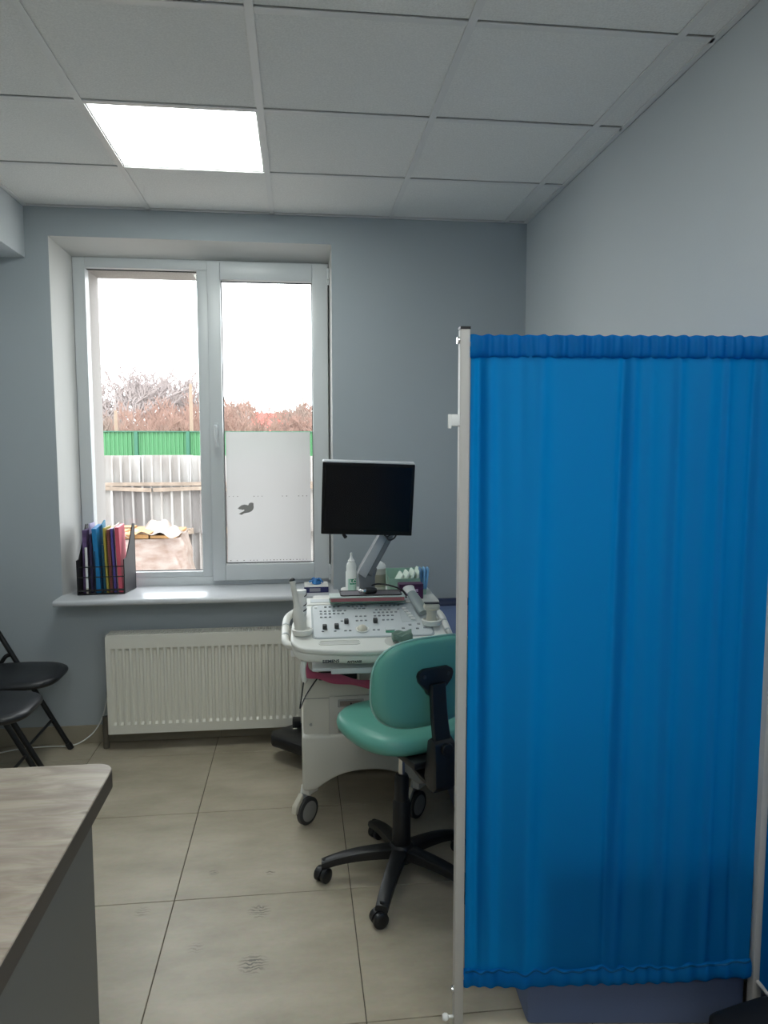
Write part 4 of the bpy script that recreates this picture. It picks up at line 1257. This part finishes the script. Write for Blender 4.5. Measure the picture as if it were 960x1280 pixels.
obj('bezel', prism(BM(), rrect(-.1855, .1855, -.150, .1455, .004), 'xz', -.0225, -.0175, MM), mat('bezel_black', lin(10, 11, 13), .4, spec=.3), mo, bevel=.001, seg=1)
obj('screen', B(-.173, .173, -.0238, -.022, -.133, .133, MM), SCREEN, mo, smooth=False)
obj('rear_hump', prism(BM(), rrect(-.12, .14, -.10, .10, .02), 'xz', .03, .06, MM), SILVERD, mo, bevel=.008)
obj('camera_knob', tube(BM(), [MM @ Vector((-.092, 0, -.149)), MM @ Vector((-.092, 0, -.158)), MM @ Vector((-.085, -.012, -.164))], .008, 10), BLACK, mo)
obj('cable_loop', tube(BM(), [(.352, 2.985, 1.178), (.358, 2.98, 1.160), (.372, 2.978, 1.150), (.392, 2.98, 1.160), (.404, 2.99, 1.182)], .0035, 8, 5), BLACK, um)
obj('cable_loop', tube(BM(), [(.345, 2.99, 1.180), (.352, 2.986, 1.168), (.362, 2.986, 1.164), (.374, 2.986, 1.170), (.380, 2.99, 1.182)], .003, 8, 5), BLACK, um)
obj('arm_cable', tube(BM(), [(.300, 3.06, .945), (.33, 3.045, .955), (.38, 3.03, .95), (.43, 3.02, .93), (.446, 3.01, .90)], .0035, 8, 6), BLACK, um)

# ------------------------------------------------------------------ things on the machine
HUE = {}
def rot_to(p, d):
    u, v = frame_of(Vector(d))
    return Matrix((u, v, Vector(d).normalized())).transposed()
PROBE = mat('probe_pale', lin(222, 220, 212), .35)
# probe standing in the left holder
pr_ = thing('ultrasound_probe', 'long pale stick probe standing in the left holder of the machine', 'ultrasound probe', (.004, 2.765, .805))
d0 = Vector((-.040, .01, .235)); M3 = rot_to(None, d0)
obj('handle', lathe(BM(), [(.010, 0), (.023, .003), (.024, .038), (.022, .064), (.018, .080), (.0150, .090)], (.006, 2.765, .836), 20, M3), PROBE, pr_)
obj('shaft', lathe(BM(), [(.0145, .085), (.0110, .104), (.0100, .180), (.0115, .188), (.012, .194)], (.006, 2.765, .836), 20, M3), PROBE, pr_)
obj('tip', lathe(BM(), [(.0119, .193), (.0110, .199), (.007, .204), (.001, .206)], (.006, 2.765, .836), 20, M3), BLACK, pr_)
# probe lying on the right side
pr2 = thing('ultrasound_probe', 'flat grey probe leaning head up along the right edge of the console', 'ultrasound probe', (.47, 2.86, .86))
pa, pb = Vector((.492, 2.85, .872)), Vector((.450, 2.98, .948))
M3 = rot_to(None, pb - pa)
obj('handle', tube(BM(), [pa, pa.lerp(pb, .25), pa.lerp(pb, .6), pa.lerp(pb, .8)], lambda s: .017 + .004 * sin(pi * s), 14, 4, flat=(1.15, .75)), mat('probe_grey', lin(150, 160, 160), .4), pr2)
obj('head', tube(BM(), [pa.lerp(pb, .78), pa.lerp(pb, .92), pb], lambda s: .018 + .005 * s, 14, 3, flat=(1.15, .7)), WHITEP, pr2)
obj('lens', tube(BM(), [pb, pb + (pb - pa).normalized() * .004], .017, 14, 0, flat=(1.1, .55)), MACH3, pr2)
# convex probe in the right holder
pr3 = thing('ultrasound_probe', 'cream convex probe standing in the right holder of the machine', 'ultrasound probe', (.515, 2.80, .822))
obj('handle', lathe(BM(), [(.010, 0), (.020, .002), (.019, .030), (.022, .045), (.024, .050)], (.515, 2.80, .848), 20), BEIGE, pr3)
obj('head', prism(BM(), rrect(.483, .547, .894, .921, .012), 'xz', 2.785, 2.815), BEIGE, pr3, bevel=.006, seg=2)
obj('lens', prism(BM(), [(.486, .921), (.544, .9205), (.545, .9235), (.487, .924)], 'xz', 2.786, 2.814), BLACK, pr3, smooth=False)
# tall white cylinder behind the left probe
cyl_ = thing('paper_cylinder', 'white printed cylinder standing behind the left probe', 'container', (.0, 2.9, .835))
obj('tube', lathe(BM(), [(.024, 0), (.026, .002), (.026, .096), (.024, .098)], (.002, 2.905, .866), 24), PAPER, cyl_)
obj('lid', lathe(BM(), [(.0262, .090), (.0262, .099), (.020, .100), (.018, .096), (.002, .096)], (.002, 2.905, .866), 24), WHITEP, cyl_)
for z, a0, a1 in ((.905, -60, 10), (.882, -70, -15), (.942, -50, 5), (.940, -150, -120)):
    pts = [(.002 + .0264 * cos(radians(a0 + (a1 - a0) * k / 6)), 2.905 + .0264 * sin(radians(a0 + (a1 - a0) * k / 6)), z + .008 * k / 6) for k in range(7)]
    obj('print_mark', tube(BM(), pts, .0022, 6), INK, cyl_)
# book and dark pad under the arm
bk_ = thing('book_stack', 'pale closed book with red edge lying on the back of the console', 'book', (.29, 2.97, .89))
obj('cover', B(.122, .432, 2.938, 3.022, .909, .915), mat('book_pale', lin(196, 206, 202), .6), bk_, bevel=.002, seg=1)
obj('pages', B(.126, .428, 2.942, 3.018, .894, .909), mat('book_red_edge', lin(178, 112, 116), .8, var=.3, vscale=4), bk_, smooth=False)
obj('lower_cover', B(.122, .432, 2.938, 3.022, .889, .894), mat('book_green', lin(92, 128, 112), .6), bk_, bevel=.002, seg=1)
mp_ = thing('clipboard', 'thin dark pad with black edge lying on the pale book', 'clipboard', (.29, 2.99, .916))
obj('board', prism(BM(), rrect(.168, .418, 2.948, 3.040, .012), 'xy', .9155, .9185), mat('pad_grey', lin(120, 116, 122), .55), mp_, smooth=False)
obj('edge', tube(BM(), [(p[0], p[1], .918) for p in rrect(.168, .418, 2.948, 3.040, .012) + [rrect(.168, .418, 2.948, 3.040, .012)[0]]], .003, 6), BLACK, mp_)
ms = thing('hand_mouse', 'small black and silver mouse-like puck on the dark pad', 'mouse', (.285, 2.985, .918))
obj('shell', pad(BM(), (.292, 2.985, .930), (1, 0, 0), (0, 1, 0), (0, 0, 1), .055, .045, .022, 2.4, 24), BLACK, ms)
obj('silver_side', pad(BM(), (.262, 2.982, .929), (1, 0, .1), (0, 1, 0), (0, 0, 1), .040, .034, .020, 2.2, 20), CHROME, ms)
bk_.location.z += .010; mp_.location.z += .010; ms.location.z += .010
# gel bottle
gb = thing('gel_bottle', 'white squeeze bottle with pointed nozzle and green label', 'bottle', (.232, 3.25, .872))
obj('bottle_body', lathe(BM(), [(.022, 0), (.0255, .004), (.0255, .100), (.0225, .105), (.0225, .118), (.023, .122), (.020, .138), (.015, .146)], (.232, 3.25, .873), 24), mat('milky_plastic', lin(226, 230, 228), .35), gb)
obj('collar', lathe(BM(), [(.0155, .144), (.0155, .152), (.012, .155)], (.232, 3.25, .873), 20), WHITEP, gb)
obj('nozzle', lathe(BM(), [(.012, .154), (.0065, .165), (.0045, .176), (.0055, .178), (.0055, .184), (.002, .187)], (.232, 3.25, .873), 20), WHITEP, gb)
bm = BM()
grid(bm, lambda u, v: Vector((.232 + .0258 * cos(radians(-130 + 90 * u)), 3.25 + .0258 * sin(radians(-130 + 90 * u)), .885 + .060 * v)), 12, 2)
lab = obj('label_sticker', bm, mat('label_mint', lin(176, 208, 196), .5), gb)
bm = BM()
grid(bm, lambda u, v: Vector((.232 + .0261 * cos(radians(-110 + 70 * u)), 3.25 + .0261 * sin(radians(-110 + 70 * u)), .920 + .025 * v)), 10, 1)
obj('label_band', bm, mat('label_green', lin(60, 150, 118), .5), lab)
text('LC', .022, Matrix.Translation((.238, 3.2232, .9335)) @ Matrix.Rotation(radians(90), 4, 'X'), WHITEP, 'lettering', lab)
# grey wipes tub
wt = thing('wipes_tub', 'beige cylindrical tub with white lid behind the monitor arm', 'tub', (.35, 3.27, .872))
obj('tub_body', lathe(BM(), [(.034, 0), (.037, .003), (.037, .112), (.035, .115)], (.352, 3.27, .873), 28), mat('tub_beige', lin(176, 176, 164), .5, var=.12, vscale=20, stretch=(.2, .2, 3)), wt)
obj('lid', lathe(BM(), [(.038, .112), (.038, .122), (.032, .132), (.016, .142), (.004, .143)], (.352, 3.27, .873), 28), WHITEP, wt)
obj('label_band', lathe(BM(), [(.0372, .03), (.0374, .031), (.0374, .085), (.0372, .086)], (.352, 3.27, .873), 28), mat('tub_label', lin(140, 138, 122), .6), wt)
# mint tray with pads, purple box, blue packs
ty = thing('mint_tray', 'mint green plastic tray holding white pads', 'tray', (.485, 3.27, .872))
MINT = mat('mint_plastic', lin(150, 186, 168), .4)
tx0, tx1, ty0, ty1, tz0, tz1 = .395, .572, 3.19, 3.36, .8725, .968
obj('floor_plate', B(tx0 + .01, tx1 - .01, ty0 + .01, ty1 - .01, tz0, tz0 + .004), MINT, ty, smooth=False)
def wallq(a, b, off):
    # slanted tray wall between bottom edge a and top edge b
    bm = BM(); o_ = Vector(off)
    P = [Vector(p) for p in (a[0], a[1], b[1], b[0])]
    vs = [bm.verts.new(p) for p in P] + [bm.verts.new(p + o_) for p in P]
    for f in ((0, 1, 2, 3), (7, 6, 5, 4), (0, 4, 5, 1), (1, 5, 6, 2), (2, 6, 7, 3), (3, 7, 4, 0)): bm.faces.new([vs[q] for q in f])
    obj('tray_wall', bm, MINT, ty, bevel=.0008, seg=1)
q = .01
wallq(((tx0 + q, ty0 + q, tz0), (tx1 - q, ty0 + q, tz0)), ((tx0, ty0, tz1 - .02), (tx1, ty0, tz1 - .02)), (0, .003, 0))
wallq(((tx0 + q, ty1 - q, tz0), (tx1 - q, ty1 - q, tz0)), ((tx0, ty1, tz1), (tx1, ty1, tz1)), (0, -.003, 0))
wallq(((tx0 + q, ty0 + q, tz0), (tx0 + q, ty1 - q, tz0)), ((tx0, ty0, tz1 - .02), (tx0, ty1, tz1)), (.003, 0, 0))
wallq(((tx1 - q, ty0 + q, tz0), (tx1 - q, ty1 - q, tz0)), ((tx1, ty0, tz1 - .02), (tx1, ty1, tz1)), (-.003, 0, 0))
PADM = mat('pad_pale_green', lin(206, 218, 208), .8)
for k in range(4):
    x = .442 + .028 * k
    M_ = Matrix.Translation((x, 3.26, .925 + .006 * k)) @ Matrix.Rotation(radians(30 - 3 * k), 4, 'Y')
    obj('folded_pad', B(-.0065, .0065, -.055, .055, -.042, .042, M_), PADM, bevel=.005, label=('flat white folded pad at the left end of the mint tray', 'white folded pad second from the left in the mint tray', 'white folded pad third from the left in the mint tray', 'most upright white folded pad in the mint tray')[k], cat='pad', group='white pads in the mint tray')
pbx = thing('purple_box', 'small dark purple carton in front of the mint tray', 'box', (.485, 3.15, .872))
PUR = mat('purple_card', lin(72, 28, 72), .45)
obj('carton', B(.430, .535, 3.11, 3.165, .8725, .938), PUR, pbx, bevel=.0015, seg=1)
obj('flap', B(.431, .534, 3.109, 3.1098, .925, .937), mat('purple_flap', lin(58, 22, 58), .45), pbx, smooth=False)
for k in range(2):
    obj('print_mark', B(.500 + .0, .512, 3.1085, 3.1099, .886 + .018 * k, .898 + .018 * k), mat('print_lilac', lin(196, 170, 196), .6), pbx, smooth=False)
BLUEP = mat('blue_pack', lin(116, 170, 214), .4, var=.2, vscale=12)
BLUEP2 = mat('blue_pack_dark', lin(66, 110, 150), .45)
for k in range(3):
    x = .540 + .013 * k
    M_ = Matrix.Translation((x, 3.215, .945)) @ Matrix.Rotation(radians(-3 + 5 * k), 4, 'Y')
    o = obj('blue_sachet', pad(BM(), M_ @ Vector((0, 0, 0)), M_.to_3x3() @ Vector((0, 1, 0)), M_.to_3x3() @ Vector((0, 0, 1)), M_.to_3x3() @ Vector((1, 0, 0)), .060, .10, .011, 5, 24), (BLUEP2, BLUEP, BLUEP)[k],
            label=('dark blue upright sachet beside the white pads', 'light blue upright sachet, middle of three', 'light blue upright sachet at the right end of the tray')[k], cat='sachet', group='blue sachets in the mint tray')
# grey-green folded cloth on the console front
def clothf(u, v):
    p = Vector((.345 + .075 * u - .265, .030 + .038 * v, .018 + .016 * (.6 + .4 * u) + .004 * sin(9 * u + 5 * v) + .003 * sin(15 * v)))
    return CM @ p
bm = grid(BM(), clothf, 18, 10)
r_ = bmesh.ops.extrude_face_region(bm, geom=list(bm.faces))
bmesh.ops.translate(bm, verts=[v for v in r_['geom'] if isinstance(v, bmesh.types.BMVert)], vec=(0, 0, -.019))
obj('folded_cloth', bm, mat('cloth_grey_green', lin(120, 144, 132), .9, bump=.4, bscale=200), label='grey-green folded cloth on the front edge of the console', cat='cloth')
# pink strap hanging below the console
bm = BM()
sp = smooth_path([(.024, 2.728, .712), (.030, 2.742, .674), (.075, 2.775, .652), (.12, 2.80, .634), (.18, 2.815, .617), (.24, 2.825, .600), (.30, 2.83, .590), (.38, 2.835, .583), (.46, 2.84, .59)], 6)
for i in range(len(sp)): pass
V = []
for i, p in enumerate(sp):
    tw = .45 + .25 * sin(i * .25)
    hgt = Vector((.25, -.35 * tw, 1)).normalized() * (.017 + .004 * sin(i * .4))
    V.append([bm.verts.new(p - hgt), bm.verts.new(p + Vector((0, -.006, 0))), bm.verts.new(p + hgt), bm.verts.new(p + hgt + Vector((0, .004, 0))), bm.verts.new(p + Vector((0, -.002, 0))), bm.verts.new(p - hgt + Vector((0, .004, 0)))])
for a, b in zip(V, V[1:]):
    for q in range(6): bm.faces.new((a[q], a[(q + 1) % 6], b[(q + 1) % 6], b[q]))
bm.faces.new(V[0][::-1]); bm.faces.new(V[-1])
obj('pink_strap', bm, PINK, label='pink rubber strap sagging below the console of the machine', cat='strap')
# pink bag end glimpsed behind the chair bar
obj('pink_pouch', pad(BM(), (.545, 2.79, .30), (1, 0, 0), (0, 0, 1), (0, 1, 0), .14, .10, .05, 2.6, 28), mat('pink_film', lin(186, 120, 136), .4, var=.3, vscale=14, col2=lin(214, 190, 190)),
    label='crumpled pink pouch hanging at the right of the machine behind the chair', cat='pouch')

# ------------------------------------------------------------------ sill: glove box, magazine rack
gx_ = thing('glove_box', 'navy and white carton of blue gloves on the right of the sill', 'box', (.09, 3.80, .776))
obj('carton', B(.025, .150, 3.765, 3.90, .7765, .806), mat('navy_card', lin(40, 44, 96), .45), gx_, bevel=.0015, seg=1)
obj('top_panel', B(.0255, .1495, 3.7655, 3.8995, .806, .8085), PAPER, gx_, smooth=False)
obj('front_label', B(.052, .108, 3.7640, 3.7652, .782, .800), mat('label_grey', lin(150, 150, 160), .6), gx_, smooth=False)
gv = thing('glove_tuft', 'tuft of blue rubber gloves sticking out of the navy carton', 'glove', (.09, 3.83, .809))
GLV = mat('blue_rubber', lin(58, 132, 200), .45)
random.seed(9)
for k in range(6):
    a = 2 * pi * k / 6 + .4
    e_ = Vector((.088 + .040 * cos(a), 3.835 + .03 * sin(a), .815 + .010 * (k % 2)))
    obj('glove_finger', tube(BM(), [(.088, 3.835, .812), (.088 + .016 * cos(a), 3.835 + .014 * sin(a), .828 + .006 * (k % 3)), e_], lambda s: .0095 - .003 * s, 8, 4, flat=(1, .55)), GLV, gv)
obj('glove_cuff', pad(BM(), (.09, 3.835, .820), (1, .2, 0), (-.2, 1, .3), (0, -.3, 1), .05, .04, .022, 2.2, 20), GLV, gv)

rk = thing('magazine_rack', 'black wire magazine rack full of folders on the left of the sill', 'rack', (-.99, 3.92, .776))
Fq = [(-1.118, 3.830), (-.892, 3.850)]; Bq_ = [(-1.105, 4.000), (-.868, 3.998)]
zb, zf, zt = .779, .955, 1.122
for nm, a, b in (('left', Fq[0], Bq_[0]), ('right', Fq[1], Bq_[1])):
    A_ = Vector((*a, 0)); B_ = Vector((*b, 0))
    n_ = Vector((1, 0, 0))
    pts = [(0, zb), (1, zb), (1, zt), (.86, zt), (.62, 1.06), (.40, 1.00), (.18, zf), (0, zf)]
    bm = BM()
    V0 = [bm.verts.new(A_.lerp(B_, t) + Vector((0, 0, z))) for t, z in pts]; V1 = [bm.verts.new(A_.lerp(B_, t) + Vector((.003, 0, z))) for t, z in pts]
    for k in range(len(pts)): bm.faces.new((V0[k], V0[(k + 1) % len(pts)], V1[(k + 1) % len(pts)], V1[k]))
    bm.faces.new(V0[::-1]); bm.faces.new(V1)
    obj('side_panel', bm, mat('rack_dark_mesh', lin(58, 56, 60), .5), rk, smooth=False)
    obj('rim_wire', tube(BM(), [A_.lerp(B_, t) + Vector((.0015, 0, z)) for t, z in ((0, zb), (0, zf), (.18, zf + .003), (.40, 1.003), (.62, 1.063), (.86, zt + .003), (1, zt + .003), (1, zb))], .0028, 6), BLACKM, rk)
obj('base_plate', prism(BM(), [(Fq[0][0], Fq[0][1]), (Fq[1][0], Fq[1][1]), Bq_[1], Bq_[0]], 'xy', .777, .781), BLACKM, rk, smooth=False)
for z in (.80, .868, .92):
    obj('front_wire', cyl(BM(), (Fq[0][0], Fq[0][1], z), (Fq[1][0], Fq[1][1], z), .0028 if z > .81 else .005, n=8), BLACKM, rk)
for u in (.28, .52, .76):
    a = Vector((*Fq[0], 0)).lerp(Vector((*Fq[1], 0)), u)
    obj('front_wire', cyl(BM(), (a.x, a.y, zb), (a.x, a.y, .92), .002, n=6), BLACKM, rk)
for z in (.80, .95, 1.10):
    obj('back_wire', cyl(BM(), (*Bq_[0], z), (*Bq_[1], z), .0028, n=8), BLACKM, rk)
obj('divider_wire', cyl(BM(), (-1.03, 3.842, zb), (-1.03, 3.842, 1.0), .002, n=6), BLACKM, rk)
def folder(label, x0, x1, lean, col, top, yf=3.864, yb=3.99, name='folder', var=0.1, curl=0, ring=False, col2=None, slope=0):
    m = mat('folder_' + label.split()[0] + str(int(x0 * -1000)), lin(*col), .45, var=var, vscale=18, col2=col2)
    bm = BM(); n = 8
    rows = []
    for k in range(n + 1):
        t = k / n
        dx = lean * t + curl * t * t
        yy = yf
        zz = .7825 + (top - .7825) * t
        rows.append([bm.verts.new(p) for p in ((x0 + dx, yy, zz), (x1 + dx, yy, zz), (x1 + dx, yb, zz + slope * t), (x0 + dx, yb, zz + slope * t))])
    for a, b in zip(rows, rows[1:]):
        for q in range(4): bm.faces.new((a[q], a[(q + 1) % 4], b[(q + 1) % 4], b[q]))
    bm.faces.new(rows[0][::-1]); bm.faces.new(rows[-1])
    if not ring:
        return obj(name, bm, m, label=label, cat='folder' if name == 'folder' else name.split('_')[-1], group='folders in the magazine rack')
    t_ = thing(name, label, 'notebook', ((x0 + x1) / 2, (yf + yb) / 2, .7825), 'folders in the magazine rack')
    obj('cover', bm, m, t_)
    bm = BM(); z = .80
    while z < top - .01:
        f = (z - .7825) / (top - .7825); cx = (x0 + x1) / 2 + lean * f
        tube(bm, [(cx + (x1 - x0) * .7 * cos(a), yf + .001 + .006 * sin(a), z) for a in [2 * pi * q / 10 for q in range(11)]], .0012, 4); z += .011
    obj('spiral_binding', bm, mat('spiral_wire', lin(120, 70, 66), .5), t_)
    return t_
folder('purple patterned folder at the far left of the rack', -1.098, -1.078, .004, (118, 92, 140), 1.105, var=.4, col2=lin(60, 44, 82))
folder('lilac and white printed card standing tallest at the left of the rack', -1.070, -1.064, .0, (208, 200, 224), 1.135, yf=3.90, var=.5, col2=lin(150, 136, 184))
folder('dark violet folder left of the blue one', -1.061, -1.051, .0, (58, 48, 88), 1.085, var=.4)
folder('bright blue plastic folder, widest of the rack', -1.034, -1.012, -.008, (30, 134, 196), 1.112, var=.25, curl=-.006, slope=.012)
folder('teal blue folder with raised corner', -1.008, -1.000, -.010, (44, 128, 164), 1.125, yf=3.93, slope=.02)
folder('dark teal thin folder', -.996, -.986, -.006, (24, 84, 110), 1.03)
folder('olive yellow folder in the middle of the rack', -.982, -.972, -.011, (186, 170, 72), 1.115, var=.2)
folder('brown spiral notebook right of the yellow folder', -.964, -.952, -.010, (150, 84, 74), 1.108, name='spiral_notebook', ring=True)
folder('violet blue folder right of the spiral notebook', -.945, -.935, -.011, (92, 80, 160), 1.112)
folder('white paper sheaf between yellow and violet folders', -.931, -.928, -.011, (230, 222, 214), 1.122, yf=3.88, name='paper_sheaf', slope=.01)
folder('pink plastic folder at the right of the rack', -.922, -.902, -.016, (224, 98, 118), 1.118, var=.12, curl=.004, slope=.006)
pn = thing('white_pen', 'white marker pen upright at the front of the rack', 'pen', (-1.068, 3.842, .79))
obj('barrel', cyl(BM(), (-1.072, 3.842, .812), (-1.072, 3.842, 1.02), .0065, n=12), WHITEP, pn)
obj('nib_cap', cyl(BM(), (-1.072, 3.842, .783), (-1.072, 3.842, .812), .005, .0065, 12), BEIGE, pn)

bpy.context.view_layer.update()
